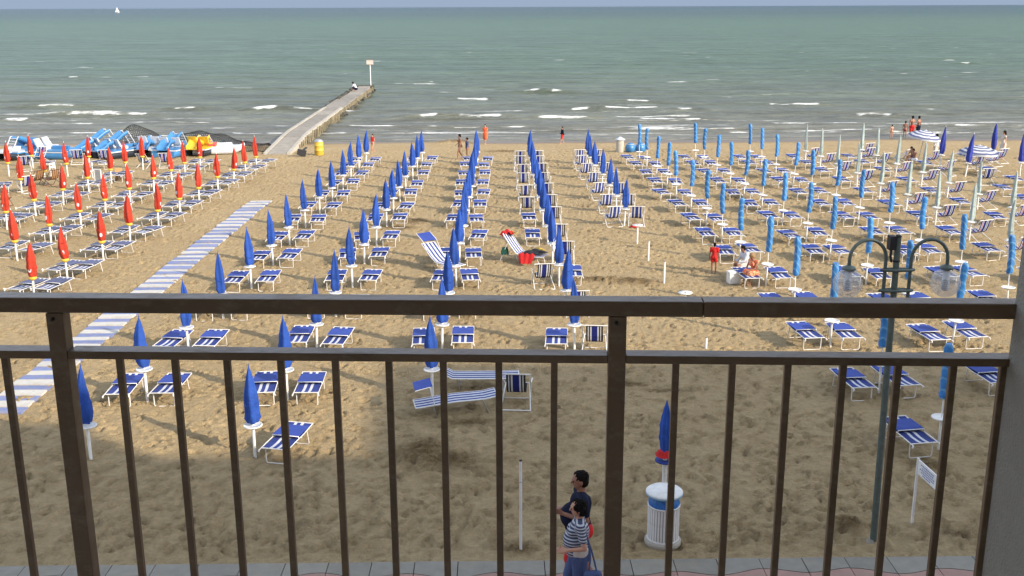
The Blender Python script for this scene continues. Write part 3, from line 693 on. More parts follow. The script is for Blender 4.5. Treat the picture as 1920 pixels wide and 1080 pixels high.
for key, (xa, xb, r0, r1, kind, words) in COLS.items():
    cname = {'blue': 'closed royal blue umbrella', 'light': 'closed light blue umbrella', 'grey': 'closed grey green umbrella'}[kind]
    for r in range(r0, r1+1):
        Y_ = ROWS[r] + random.uniform(-.07, .07); x = colx(xa, xb, Y_) + random.uniform(-.05, .05)
        o = ORD[r-r0+1]
        lean = (R(random.uniform(-.6,.6)), R(random.uniform(-.7,.3))) if r < 2 else None
        if key == 'D' and r == 3: lean = (R(-1), R(3.2))
        put_umbrella(kind, x, Y_, f'{cname}, {o} from the front in the {words}', f'closed umbrellas of the {words}', lean)
        left = f'striped lounger on the left of the {o} umbrella from the front, {words}'
        rgt = f'striped lounger on the right of the {o} umbrella from the front, {words}'
        lch = f' left of the {o} umbrella from the front, {words}'; rch = f' right of the {o} umbrella from the front, {words}'
        gb = f'loungers beside the {words}'; gc = f'deckchairs beside the {words}'
        yb = Y_ - .38; kb = 'blue' if kind == 'blue' else 'light'; rz = R({'A': -2, 'B': -1, 'C': 0, 'D': 0}.get(key, 6))
        if key == 'A' and r >= 1 or key == 'B' and r >= 1 or key == 'C' and r >= 2:
            if not (key == 'C' and r == 6): bed(kb, x-.42, yb, rz, left, gb)
            bed(kb, x+.44, yb, rz, rgt, gb)
        elif key == 'B': bed(kb, x+.42, yb+.0, R(-12), rgt, gb)
        elif key == 'D':
            if r in (2, 6, 7): bed(kb, x-.46, yb, 0, left, gb)
            elif r == 4: chair('dark', x-.42, yb+.3, R(2), dcn['dark']+lch, gc)
            elif r == 3: pass
            elif r >= 8: chair('dark', x-.48, yb+.2, R(2), dcn['dark']+lch, gc)
            if r == 4: bed(kb, x+.40, yb+.3, 0, rgt, gb)
            elif r in (2,): chair('dark', x+.42, yb+.1, R(-3), dcn['dark']+rch, gc)
            elif r == 3: chair('dark', x+.30, yb+.3, R(-2), dcn['dark']+rch, gc)
            elif r >= 5: chair('dark', x+.36, yb+.3, R(-4), dcn['dark']+rch, gc)
        elif key == 'E':
            chair('stripe', x-.36, yb+.35, R(8), dcn['stripe']+lch, gc)
            chair('stripe', x+.42, yb+.35, R(-4), dcn['stripe']+rch, gc)
        elif key in 'FGH':
            bed(kb, x-.44, yb, rz, left, gb)
            if not ((key == 'F' and r == 0) or (key == 'H' and r == 3) or (key == 'G' and r == 1)): bed(kb, x+.40, yb, rz, rgt, gb)
        elif key in 'IJ':
            bed(kb, x-.55, yb, rz, left, gb)
            if not (key == 'I' and r == 4): chair('multi', x+.42, yb+.35, R(18 if key == 'I' else 22), dcn['multi']+rch, gc)
# red section
RROWS = [27.11, 29.25, 31.8, 34.1, 36.65, 38.9, 41.25, 43.9, 46.15, 48.2, 50.2]
for key, xa, xb, r0, words in (('R1', -12.3, -11.45, 0, 'red column nearest the walkway'), ('R2', -14.95, -14.15, 2, 'second red column'), ('R3', -17.5, -16.85, 4, 'third red column')):
    for r in range(r0, 11):
        Y_ = RROWS[r] + random.uniform(-.08, .08); x = xa + (xb-xa)*(Y_-27)/23.3 + random.uniform(-.05, .05); o = ORD[r-r0+1]
        put_umbrella('red', x, Y_, f'closed red umbrella, {o} from the front in the {words}', f'closed umbrellas of the {words}')
        if key == 'R3' and r >= 9: continue
        for s, sd in ((-1, 'left'), (1, 'right')):
            bed('red', x+s*.34-.14, Y_+.08, R(-14), f'striped lounger {sd} of the {o} umbrella from the front, {words}', f'loungers beside the {words}')
for k, (x, y) in enumerate([(-19.8,43.8), (-19.8,46.2), (-19.65,48.3), (-19.55,50.7)]):
    put_umbrella('red', x, y, f'closed red umbrella, {ORD[k+1]} from the front in the fourth red column', 'closed umbrellas of the fourth red column')
for k, (x, y) in enumerate([(-22.5,48.7), (-22.45,51.2)]):
    put_umbrella('red', x, y, ['closed red umbrella at the far left, nearer of two', 'closed red umbrella at the far left, beside the blue pedal boat slide'][k], 'closed umbrellas at the far left')
# dark blue umbrellas at the far right
for (x, y, lx, lab) in [(20.8,49.4,3,'closed dark blue umbrella beside the man in a white shirt'), (20.9,46.8,9,'tall closed dark blue umbrella leaning right between the two open parasols'), (23.9,50.8,1,'closed dark blue umbrella seen just above the right open parasol'), (23.4,46.9,-2,'closed dark blue umbrella right of the woman in the white dress'), (23.5,45.6,2,'closed dark blue umbrella nearest below the woman in white'), (21.2,41.9,1,'closed dark blue umbrella at the far right among the deckchairs')]:
    put_umbrella('dark', x, y, lab, 'dark blue umbrellas at the far right', (R(0), R(lx)))
for (x, y, rz, k, lab) in [(20.9,50.2,-25,'multi','navy deckchair in front of the man in the white shirt'), (19.6,50.6,-60,'dark','dark deckchair occupied under the left open parasol'), (20.2,46.9,-30,'multi','navy deckchair left of the leaning dark umbrella'), (20.9,44.6,-5,'dark','black backed deckchair beneath the right open parasol'), (22.3,48.6,-30,'multi','navy deckchair just behind the right open parasol'), (23.6,49.7,-28,'multi','navy striped deckchair at the right edge beside the dark umbrellas'), (24.3,50.6,-28,'multi','navy striped deckchair farthest along the right edge'), (22.9,43.9,-30,'multi','navy striped deckchair cut by the right edge, middle distance'), (21.7,41.2,-26,'multi','navy deckchair beside the lone dark umbrella at the right'), (21.2,38.9,-26,'multi','nearest navy deckchair at the right edge of the beach'), (18.6,52.9,-20,'multi','navy deckchair behind the second grey green column')]:
    chair(k, x, y, R(-rz*.8), lab, 'deckchairs at the far right')
for (x, y, lab) in [(19.9,48.4,'lounger between the left open parasol and the leaning umbrella'), (22.0,46.4,'lounger right of the right open parasol pole'), (21.9,43.7,'lounger below the right open parasol'), (20.4,41.6,'lounger left of the lone dark umbrella at the right'), (20.0,39.0,'lounger at the right edge nearest the grey umbrellas'), (23.0,50.9,'lounger between the dark umbrellas at the far right')]:
    bed('light', x, y, R(5), lab, 'loungers at the far right')

# lounger turned sideways, and one with its back raised
def side_lounger(loc, rz, label, shade):
    t = thing('sun_lounger', loc, rz, label, 'sun lounger'); w = .46
    prof = [(-.78, .22), (-.60, .235), (-.3, .27), (0, .295), (.3, .30), (.55, .31), (.78, .35)] if shade else [(-.78, .42), (-.62, .34), (-.55, .30), (-.2, .295), (.3, .30), (.78, .31)]
    strip_fabric(MB(), w-.02, prof, ST_MANY).build('fabric', [M['bfab'], M['wfab']], t)
    f = MB()
    for s in (-1, 1): f.tube([(s*w/2, a, b-.006) for a, b in prof], .011, 6)
    for a, b in (prof[0], prof[-1]): f.tube([(-w/2, a, b-.006), (w/2, a, b-.006)], .011, 6)
    f.build('frame', M['white'], t)
    for y, s_ in ((-.45, .06), (.5, .12)):
        MB().tube([(-.2, y, .27), (-.2, y+s_, .0), (.2, y+s_, .0), (.2, y, .27)], .0105, 6).build('leg', M['steel'], t)
    if shade:
        q = MB(); rot = Matrix.Rotation(R(12), 3, 'X')
        q.obox((0, -.62, .60), (.46, .34, .012), rot); q.build('sunshade', M['sbfab'], t)
        for s in (-1, 1): MB().tube([(s*.235, -.42, .25), (s*.235, -.50, .62), (s*.235, -.78, .56)], .009, 6).build('sunshade_bar', M['white'], t)
    return t
side_lounger((-.85, 18.95, 0), R(-90+10), 'lengthwise striped lounger turned sideways with its sunshade up', True)
side_lounger((-.40, 20.2, 0), R(-90-1), 'lengthwise striped lounger turned sideways behind the third column front umbrella', False)
chair('dark', .31, 19.1, R(0), 'dark navy deckchair beside the two loungers turned sideways', 'deckchairs near the sideways loungers')
t = thing('sun_lounger', (-1.50, 29.9, ground_z(-1.5,30)), R(40), 'white striped lounger with back raised and blue sunshade panel up', 'sun lounger')
prof = [(-.55, .30), (-.1, .29), (.25, .30), (.45, .40), (.7, .58), (.92, .74)]
strip_fabric(MB(), .46, prof, ST_MANY).build('fabric', [M['bfab'], M['wfab']], t)
f = MB()
for s in (-1, 1): f.tube([(s*.24, a, b-.008) for a, b in prof], .012, 6)
f.tube([(-.24, -.55, .292), (.24, -.55, .292)], .012, 6).tube([(-.24, .92, .732), (.24, .92, .732)], .012, 6)
f.build('frame', M['white'], t)
for y, s_ in ((-.35, -.05), (.4, .12)): MB().tube([(-.2, y, .27), (-.2, y+s_, .0), (.2, y+s_, .0), (.2, y, .27)], .0105, 6).build('leg', M['white'], t)
MB().obox((0, 1.0, .90), (.48, .36, .014), Matrix.Rotation(R(30), 3, 'X')).build('sunshade', M['sbfab'], t)
for s in (-1, 1): MB().tube([(s*.245, .62, .52), (s*.245, .84, .82), (s*.245, 1.16, 1.0)], .009, 6).build('sunshade_bar', M['white'], t)

# empty parasol stands
def stand(x, y, h, label, table=False):
    t = thing('parasol_stand', (x, y, ground_z(x, y)), 0, label, 'stand')
    MB().tube([(0,0,-.2), (0,0,h)], .028, 12).build('pole', M['plastic'], t)
    MB().tube([(0,0,h-.001), (0,0,h+.006)], .020, 12).build('socket', M['black'], t)
    if table: MB().lathe([(.03,h-.045),(.15,h-.02),(.175,h-.01),(.17,h+.006),(.03,h)], 24).build('table', M['plastic'], t)
stand(4.50, 33.6, .62, 'white empty stand with round table before the fifth blue column', True)
stand(4.53, 31.2, .60, 'short bare white post in sand, farther of two')
stand(4.58, 28.4, .62, 'short bare white post in sand, nearer of two')
stand(4.62, 25.3, .60, 'white empty stand with round table just above the rail', True)
stand(4.66, 22.7, .25, 'stub of a white post on open sand behind the rail')
t = thing('marker_post', (.28, 13.55, 0), 0, 'tall thin white post at the sand edge beside the couple', 'post')
MB().tube([(0,0,-.1), (0,0,1.40)], .020, 12).build('pole', M['white'], t)
MB().tube([(0,0,1.40), (0,0,1.415)], .022, 12).build('cap', M['black'], t)
MB().tube([(0,0,1.08), (0,0,1.095)], .023, 12).build('collar', M['steel'], t)

# umbrella with red frill behind the litter bin
t = thing('beach_umbrella', (2.52, 14.95, 0), 0, 'closed blue umbrella with red frill and blue table behind the litter bin', 'umbrella')
MB().tube([(0,0,-.1), (0,0,.78)], .035, 12).tube([(0,0,.78), (0,0,.95)], .018, 8).build('pole', M['plastic'], t)
MB().lathe([(.03,.73),(.13,.74),(.15,.75),(.155,.765),(.15,.775),(.03,.77)], 24).build('table', M['sbfab'], t)
q = MB(); P = []
for i in range(4):
    P.append([((.06+.035*i+.02*(a % 2)*(i/3))*math.cos(a*math.pi/12)*(.85 if i == 3 else 1), (.06+.035*i+.02*(a % 2)*(i/3))*math.sin(a*math.pi/12)*(.85 if i == 3 else 1), .93-.028*i) for a in range(24)])
q.grid(P, wrap=True)
q.lathe([(.07,.835),(.115,.85),(.115,.90),(.06,.935)], 24, mod=lambda a, t_: 1+.12*math.cos(12*a)); q.build('frill', M['redcloth'], t)
canopy('blue', .92, 1.74, .088, 'cone', 3).build('canopy', M['blue'], t)

# ------------------------------------------------------------------ litter bin
t = thing('litter_bin', (2.33, 13.78, 0), 0, 'round white slatted litter bin with lid and blue bag at sand edge', 'bin')
MB().lathe([(.25,0),(.262,.015),(.262,.06),(.245,.085),(.2,.085)], 32).build('base', M['beam'], t)
MB().lathe([(.205,.08),(.205,.62)], 28).build('liner', M['steel'], t)
MB().lathe([(.19,.60),(.222,.62),(.225,.66),(.205,.70),(.20,.745),(.18,.75)], 28, mod=lambda a, t_: 1+.02*math.cos(9*a+5*t_)).build('bag', M['bagblue'], t)
sl = MB().box(.212, .226, -.0145, .0145, .088, .60).mesh('slat', M['white'])
for k in range(34): link('slat', sl, t, (0,0,0), (0,0,2*math.pi*k/34))
for z in (.60, .085):
    MB().lathe([(.21,z),(.232,z),(.232,z+.022),(.21,z+.022)], 32).build('hoop', M['white'], t)
for k in range(3):
    a = k*2.094+.5; MB().tube([(.225*math.cos(a), .225*math.sin(a), .60), (.225*math.cos(a), .225*math.sin(a), .79)], .009, 6).build('lid_bracket', M['steel'], t)
MB().lathe([(.245,.775),(.262,.78),(.262,.815),(.25,.828),(.05,.838)], 36).build('lid', M['plastic'], t)
MB().lathe([(.2622,.778),(.266,.782),(.266,.802),(.2622,.806)], 36, cap=False).build('lid_rim', mat('pale_blue_paint', (.25,.42,.50), .5), t)

# ------------------------------------------------------------------ sign
t = thing('notice_sign', (6.13, 14.27, 0), 0, 'low white notice board with blue print on two posts beside the lamp', 'sign')
for (x, y) in ((0,0), (.05,-.66)): MB().box(x-.016, x+.016, y-.016, y+.016, -.1, 1.06).build('post', M['white'], t)
dv = Vector((.05, -.66, 0)).normalized()
rz = math.atan2(dv.y, dv.x); rot = Matrix.Rotation(rz, 3, 'Z')
MB().obox((.025, -.33, .94), (.62, .016, .22), rot).build('board', M['plastic'], t)
nrm = Vector((dv.y, -dv.x, 0))
for side in (1, -1):
    q = MB()
    for i, (wd, z) in enumerate([(.44,1.005),(.36,.97),(.48,.935),(.40,.90),(.30,.865)]):
        for k in range(int(wd/.05)):
            c = Vector((.025, -.33, z)) + dv*(-wd/2 + k*.05+.02) + nrm*side*.0095
            q.obox(c, (.034, .002, .016), rot)
    q.build('lettering', M['signblue'], t)

# ------------------------------------------------------------------ street lamp
t = thing('street_lamp', (5.33, 13.72, 0), 0, 'green grey street lamp with two arched arms and clear globes', 'street lamp')
MB().lathe([(.075,-.05),(.075,.02),(.05,.035),(.048,.06)], 16).build('base', M['conc'], t)
MB().tube([(0.03,0,.0), (0,0,3.0), (-.01,0,4.50)], [.048, .044, .040], 16).build('pole', M['lamp'], t)
MB().lathe([(.043,4.50),(.045,4.505),(.03,4.53)], 16, c=(-.01,0,0)).lathe([(.046,4.16),(.046,4.185)], 16, c=(-.01,0,0)).build('cap', M['black'], t)
for s, gx in ((-1, -.64), (1, .68)):
    cx_ = gx + (-s)*.245
    pts = [(s*.155, 0, 3.66), (s*.155, 0, 4.19)]
    pts = [(cx_-s*.245+s*0, 0, 3.66), (cx_-s*.245, 0, 4.20)]
    for k in range(1, 13):
        a = math.pi*k/12; pts.append((cx_ - s*.245*math.cos(a), 0, 4.20+.265*math.sin(a)))
    pts.append((gx, 0, 4.10))
    arm = MB().tube(pts, .024, 10).build('arm', M['lamp'], t)
    MB().lathe([(.03,4.12),(.085,4.095),(.092,4.07),(.085,4.055),(.02,4.055)], 20, c=(gx,0,0)).build('globe_cap', M['lamp'], t)
    g = MB().lathe([(.195*math.sin(a), 3.865-.195*math.cos(a)) for a in [math.pi*(.02+.86*k/20) for k in range(21)]], 32, c=(gx,0,0), cap=False).build('globe', M['globe'], t)
    q = MB().lathe([(.045,4.05),(.045,3.93),(.052,3.92)], 16, c=(gx,0,0)); q.build('lamp_holder', M['steel'], t)
    q = MB()
    for k in range(5): q.lathe([(.03,3.90-k*.028),(.056,3.895-k*.028),(.056,3.885-k*.028),(.03,3.88-k*.028)], 16, c=(gx,0,0))
    q.lathe([(.03,3.90),(.03,3.76)], 12, c=(gx,0,0)); q.build('louvre', M['steel'], t)
for z in (4.05, 3.765):
    MB().tube([(-.20,-.01,z), (-.155,-.032,z), (-.01,-.05,z), (.195,-.032,z), (.235,-.01,z), (.195,.032,z), (-.01,.05,z), (-.155,.032,z)], .022, 8, closed=True).build('bracket', M['lamp'], t)
    
q = MB().box(-.135, -.055, -.06, .06, 4.33, 4.52); q.build('control_box', M['black'], t)
MB().tube([(-.09,0,4.33), (-.10,-.02,4.24), (-.075,0,4.16)], .016, 6).build('cable', M['black'], t)

# ------------------------------------------------------------------ jetty
t = thing('jetty', (-11.55, 50.5, 0), 0, 'long narrow concrete jetty running from the sand into the sea', 'jetty')
jr = R(.75); t.rotation_euler = (0, 0, jr)
L0, L1 = 5.2, 48.5; n = 18; seg = (L1-L0)/n
def jz(y): return min(.40, .02 + (y-5)*.06)
for k in range(n):
    y0 = L0+k*seg; y1 = y0+seg-.03; z0, z1 = jz(y0), jz(y1)
    dz = random.uniform(-.012, .012)
    v = [(-.50,y0,z0+dz-.15),(.50,y0,z0+dz-.15),(.50,y1,z1+dz-.15),(-.50,y1,z1+dz-.15),(-.50,y0,z0+dz),(.50,y0,z0+dz),(.50,y1,z1+dz),(-.50,y1,z1+dz)]
    MB().add(v, [(0,3,2,1),(4,5,6,7),(0,1,5,4),(1,2,6,5),(2,3,7,6),(3,0,4,7)]).build('deck_slab', M['conc'], t)
    for s in (-1, 1):
        if s == -1 and k > 11: continue
        if s == 1 and k > 16: continue
        a = s*.52; b = s*.70; x0, x1 = min(a, b), max(a, b); zz = .05 if k < 9 else .02
        v = [(x0,y0,z0-.25),(x1,y0,z0-.25),(x1,y1,z1-.25),(x0,y1,z1-.25),(x0,y0,z0+zz),(x1,y0,z0+zz),(x1,y1,z1+zz),(x0,y1,z1+zz)]
        MB().add(v, [(0,3,2,1),(4,5,6,7),(0,1,5,4),(1,2,6,5),(2,3,7,6),(3,0,4,7)]).build('side_beam', M['beam' if k < 9 else 'conc'], t)
for k in range(60):
    y = 8 + k*.68
    for s in (-1, 1):
        q = MB().tube([(s*.76+random.uniform(-.02,.02), y, -.8), (s*.74, y+random.uniform(-.05,.05), jz(y)-.04+random.uniform(-.05,.03))], .06, 7)
        q.build('pile', M['pile'], t)
def rock(mb, x, y, z, r, seed):
    rnd = random.Random(seed); bm = bmesh.new(); bmesh.ops.create_icosphere(bm, subdivisions=1, radius=r)
    for v in bm.verts: v.co = v.co*rnd.uniform(.7, 1.2); v.co.z *= .6
    mb.add([(v.co.x+x, v.co.y+y, v.co.z+z) for v in bm.verts], [tuple(v.index for v in f.verts) for f in bm.faces]); bm.free()
for k in range(90):
    y = random.uniform(22, 49); s = random.choice((-1, -1, 1)) if y < 46 else random.choice((-1, 0, 1))
    q = MB(); 
    zz = (.30 if s == -1 and y > 30 else .02)
    rock(q, s*random.uniform(.68, .95) if s else random.uniform(-.7, .7), y if s else random.uniform(48.3, 49.3), zz if s else .3, random.uniform(.12, .26), k); q.build('rock', M['rock'], t)
MB().box(-.66, .80, 48.2, 49.0, -.6, .44).build('head_block', M['rock'], t)
sg = thing('jetty_sign', (-11.66, 99.0, .40), 0, 'square pale warning sign on white pole at the end of jetty', 'sign')
MB().tube([(0,0,-.1), (0,0,2.05)], .045, 8).build('pole', M['white'], sg)
MB().obox((0, -.05, 2.12), (.62, .03, .42), Matrix.Rotation(0, 3, 'Z')).build('panel', M['cream'], sg)
MB().obox((0, -.068, 2.31), (.60, .004, .03)).obox((0, -.068, 1.93), (.60, .004, .03)).build('border', M['tan'], sg)

# ------------------------------------------------------------------ pedal boats
def hull(x, w, L, z0, z1, n=9):
    q = MB(); P = []
    for i in range(n+1):
        u = i/n; y = -L/2+L*u; k = 1 - .75*max(0, (u-.72)/.28)**1.6 - .25*max(0, (.12-u)/.12)
        rise = .30*max(0, (u-.7)/.3)**2
        P.append([(x-w/2*k, y, z1+rise*.6), (x-w/2*.8*k, y, z0+.06+rise), (x, y, z0+rise), (x+w/2*.8*k, y, z0+.06+rise), (x+w/2*k, y, z1+rise*.6)])
    q.grid(P, wrap=True); q.add(P[0], [(4,3,2,1,0)]); q.add(P[-1], [(0,1,2,3,4)])
    return q
def pedalo(loc, rz, label, top, low, trim, slide=None, slide_h=1.15, chairs=None, sc=1.0):
    t = thing('pedal_boat', loc, rz, label, 'pedal boat', 'pedal boats pulled up on the sand'); t.scale = (sc,)*3
    for s in (-1, 1):
        h = hull(s*.50, .42, 2.9, 0, .34).build('hull', M[low], t)
        MB().box(s*.50-.225, s*.50+.225, -1.42, .85, .345, .40).build('gunwale', M[trim], h)
    MB().box(-.72, .72, -1.3, .75, .405, .47).box(-.30, .30, .75, 1.15, .38, .45).build('deck', M[top], t)
    MB().box(-.09, .09, -.1, .75, .472, .62).build('pedal_box', M[top], t)
    for s in (-1, 1):
        q = MB().box(s*.34-.22, s*.34+.22, -.55, -.15, .472, .60)
        q.add([(s*.34-.22,-.62,.60),(s*.34+.22,-.62,.60),(s*.34+.22,-.50,.60),(s*.34-.22,-.50,.60),(s*.34-.22,-.78,.98),(s*.34+.22,-.78,.98),(s*.34+.22,-.72,.98),(s*.34-.22,-.72,.98)], [(0,3,2,1),(4,5,6,7),(0,1,5,4),(1,2,6,5),(2,3,7,6),(3,0,4,7)])
        q.build('seat', M[chairs or trim], t)
    if slide:
        P = []; hh = slide_h
        path = [(-1.55, .42), (-1.35, .48), (-1.05, .70), (-.6, 1.05*hh/1.15), (-.15, 1.42*hh/1.15), (.1, 1.55*hh/1.15)]
        q = MB()
        for (y, z) in path: P.append([(-.27, y, z+.16), (-.25, y, z), (.25, y, z), (.27, y, z+.16), (.30, y, z+.16), (.28, y, z-.03), (-.28, y, z-.03), (-.30, y, z+.16)])
        q.grid(P, wrap=True); q.add(P[0], [tuple(reversed(range(8)))]); q.add(P[-1], [tuple(range(8))])
        q.build('slide', M[slide], t)
        l = MB(); zt = 1.55*hh/1.15
        for s in (-1, 1):
            l.tube([(s*.24, .62, .46), (s*.24, .16, zt+.10), (s*.24, .05, zt+.10)], .022, 6)
        for k in range(5): u = (k+.6)/5; l.tube([(-.24, .62-.46*u, .46+(zt-.4)*u), (.24, .62-.46*u, .46+(zt-.4)*u)], .018, 6)
        l.build('ladder', M['wboat'], t)
    return t
def at_z(x, y): return ground_z(x, y)+.01
pedalo((-24.6, 54.6, at_z(-23.9,54.6)), R(160), 'blue pedal boat with slide at the far left', 'wboat', 'kboat', 'bboat', 'bboat', .75)
pedalo((-22.7, 54.6, at_z(-22,54.6)), R(-100), 'white and blue pedal boat without slide, raised pointed bow, far left', 'bboat', 'bboat', 'wboat', sc=1.05)
pedalo((-20.6, 56.0, at_z(-20.3,56)), R(-42), 'blue pedal boat with tall slide, left of the two tallest', 'bboat', 'kboat', 'wboat', 'bboat', .90)
pedalo((-19.4, 55.2, at_z(-19,55)), R(-35), 'blue pedal boat with tall slide, right of the two tallest', 'bboat', 'kboat', 'wboat', 'bboat', .88)
pedalo((-18.1, 56.2, at_z(-17.7,56)), R(-8), 'black and white pedal boat with short blue slide', 'wboat', 'kboat', 'wboat', 'bboat', .60)
pedalo((-16.85, 55.9, at_z(-16.4,55.8)), R(-14), 'blue and white pedal boat with short blue slide', 'bboat', 'bboat', 'wboat', 'bboat', .78)
pedalo((-15.55, 56.3, at_z(-15,56)), R(-10), 'black pedal boat with yellow seats and yellow slide', 'yboat', 'kboat', 'wboat', 'yboat', .60, chairs='yboat')
pedalo((-14.75, 56.2, at_z(-13.9,56)), R(-80), 'white pedal boat with red seats under the netting', 'wboat', 'wboat', 'wboat', None, chairs='rboat', sc=.9)
# netting
t = thing('fishing_net', (-.8,0,0), 0, 'black netting draped over the pedal boats in low peaks', 'net')
def netz(x, y):
    u = (x+20.3)/8.3; v = (y-57.0)/2.4
    z = 1.05*math.exp(-((x+18.9)/1.3)**2) + .55*math.exp(-((x+16.0)/1.0)**2) + .5*math.exp(-((x+14.5)/1.2)**2) + .3
    return -.05 + max(.02, z*(1-abs(v*2-1)**1.5)) + .05*math.sin(x*5)*math.sin(y*3)
q = MB(); NX, NY = 84, 26
for i in range(NX):
    q.tube([(-20.9+i*.11, 57.0+j*.1, netz(-20.9+i*.11, 57.0+j*.1)) for j in range(NY)], .009, 3)
for j in range(NY):
    q.tube([(-20.9+i*.11, 57.0+j*.1, netz(-20.9+i*.11, 57.0+j*.1)) for i in range(NX)], .009, 3)
q.build('mesh_netting', M['net'], t)
e = MB(); e.tube([(-20.9+i*.11, 57.0, netz(-20.9+i*.11, 57.0)+.02) for i in range(NX)], .025, 5).build('edge_rope', M['net'], t)

# ------------------------------------------------------------------ beach objects near the water
t = thing('barrel_bin', (-9.35, 55.4, at_z(-9.35,55.4)), 0, 'yellow barrel bin with grey lid on the sand by the jetty', 'bin')
MB().lathe([(.22,0),(.235,.02),(.235,.24),(.245,.25),(.235,.26),(.235,.48),(.245,.49),(.235,.50),(.235,.70)], 24).build('drum', M['yellow'], t)
MB().lathe([(.24,.701),(.25,.72),(.16,.80),(.05,.84)], 20).build('lid', M['steel'], t)
t = thing('black_crate', (-10.15, 54.8, at_z(-10.15,54.8)), R(20), 'black box lying open on the sand left of the yellow barrel', 'crate')
MB().obox((0,0,.17), (.40, .35, .30), Matrix.Rotation(R(14), 3, 'Y')).build('box', M['black'], t)
MB().obox((.17,0,.36), (.26,.35,.03), Matrix.Rotation(R(-35), 3, 'Y')).build('flap', M['black'], t)
t = thing('litter_bin', (6.45, 56.0, at_z(6.45,56)), 0, 'white cylindrical bin with conical lid near the waterline', 'bin')
MB().lathe([(.20,0),(.205,.02),(.20,.66),(.19,.68)], 24).build('body', M['beam'], t)
MB().lathe([(.18,.681),(.27,.70),(.27,.73),(.03,.86)], 24).build('lid', M['wboat'], t)
for (x, lab) in ((7.0, 'left of two light blue covered bundles on the sand'), (7.55, 'right of two light blue covered bundles on the sand')):
    t = thing('covered_bundle', (x, 56.0, at_z(x,56)), 0, lab, 'bundle', 'light blue bundles')
    MB().lathe([(.20,0),(.27,.08),(.28,.25),(.22,.40),(.10,.48),(.02,.50)], 20, mod=lambda a, t_: 1+.06*math.cos(5*a+4*t_)).build('cover', M['bagblue' if False else 'bboat'], t)
    MB().tube([(.20*math.cos(a), .20*math.sin(a), .42) for a in [k*math.pi/6 for k in range(12)]], .012, 5, closed=True).build('tie', M['wfab'], t)

# open striped parasols
def parasol(loc, label, ca, cb, r=.86, tilt=(0,0), h=1.45):
    t = thing('open_parasol', loc, 0, label, 'parasol', rot=(tilt[0], tilt[1], 0))
    MB().tube([(0,0,-.2), (0,0,h)], .018, 8).build('pole', M['steel'], t)
    q = MB(); n = 32; bands = 8
    for b_ in range(bands):
        P = []
        for e_ in (0, .5, 1):
            u = (b_+e_)/bands; rr = r*u
            P.append([(rr*(1-.035*(math.cos(8*a)**2)*u)*math.cos(a), rr*(1-.035*(math.cos(8*a)**2)*u)*math.sin(a), h+.02-.30*u**1.7-.02*abs(math.sin(4*a))*u) for a in [2*math.pi*k/n for k in range(n)]])
        q.grid(P, b_ % 2, wrap=True); q.grid([[(x, y, z-.006) for x, y, z in p] for p in reversed(P)], b_ % 2, wrap=True)
    P = []
    for dz in (0, -.09): P.append([(r*(1-.035*(math.cos(8*a)**2))*math.cos(a)*1.003, r*(1-.035*(math.cos(8*a)**2))*math.sin(a)*1.003, h+.02-.30-.02*abs(math.sin(4*a))+dz+.02*(k % 2)*(dz != 0)) for k, a in enumerate([2*math.pi*k/n for k in range(n)])])
    q.grid(P, 0, wrap=True); q.grid([[(x*.996, y*.996, z) for x, y, z in p] for p in reversed(P)], 0, wrap=True)
    q.build('canopy', [ca, cb], t)
    rb = MB()
    for k in range(8):
        a = k*math.pi/4+.2; rb = MB().tube([(0,0,h-.02), (r*.5*math.cos(a), r*.5*math.sin(a), h-.11), (r*.95*math.cos(a), r*.95*math.sin(a), h-.31)], .006, 4); rb.build('rib', M['steel'], t)
    MB().tube([(0,0,h+.02), (0,0,h+.08)], .012, 6).build('finial', M['plastic'], t)
    return t
parasol((20.75, 51.9, at_z(20.6,52)), 'open blue and white ringed parasol, left and farther of two', M['wfab'], M['ffab'], .78, (R(6), R(7)), 1.50)
parasol((21.9, 48.0, at_z(21.9,48)), 'open blue and white ringed parasol, right and nearer of two', M['wfab'], M['ffab'], .88, (R(2), R(2)), 1.22)
t = parasol((-23.3, 46.6, at_z(-23,46.6)), 'yellow and blue open parasol lying low at the left edge', M['yboat'], M['sbfab'], .80, (R(15), R(22)), .75)

# left edge furniture
for (x, y, rz, k, lab) in [(-22.4,50.2,25,'multi','navy striped deckchair behind the yellow and blue parasol'), (-20.75,52.3,10,'multi','navy striped deckchair left of the second tallest red umbrella pole'), (-19.4,52.3,8,'multi','navy striped deckchair in front of the tall blue slides'), (-17.1,50.9,-12,'dark','dark deckchair with pale frame left of the white table'), (-16.0,50.9,10,'multi','navy deckchair with pale frame right of the white table'), (-19.9,45.9,60,'wood','brown wooden deckchair, left of two folded low'), (-19.2,45.8,60,'wood','brown wooden deckchair, right of two folded low'), (-19.5,41.0,-120,'wood','brown wooden deckchair at the left edge among red umbrellas'), (-19.6,44.0,50,'dark','dark blue deckchair right of the leftmost white table'), (-22.8,53.2,170,'multi','navy deckchair against the leftmost pedal boat')]:
    chair(k, x, y, R(rz), lab, 'deckchairs at the far left')
for (x, y, rz, lab) in [(-20.5,43.6,20,'pale teal lounger beside the leftmost white table'), (-21.5,50.6,15,'striped lounger near the far left red umbrellas'), (-18.6,50.6,60,'white lounger with folded blue fabric under the fourth red column')]:
    bed('red', x, y, R(rz), lab, 'loungers at the far left')
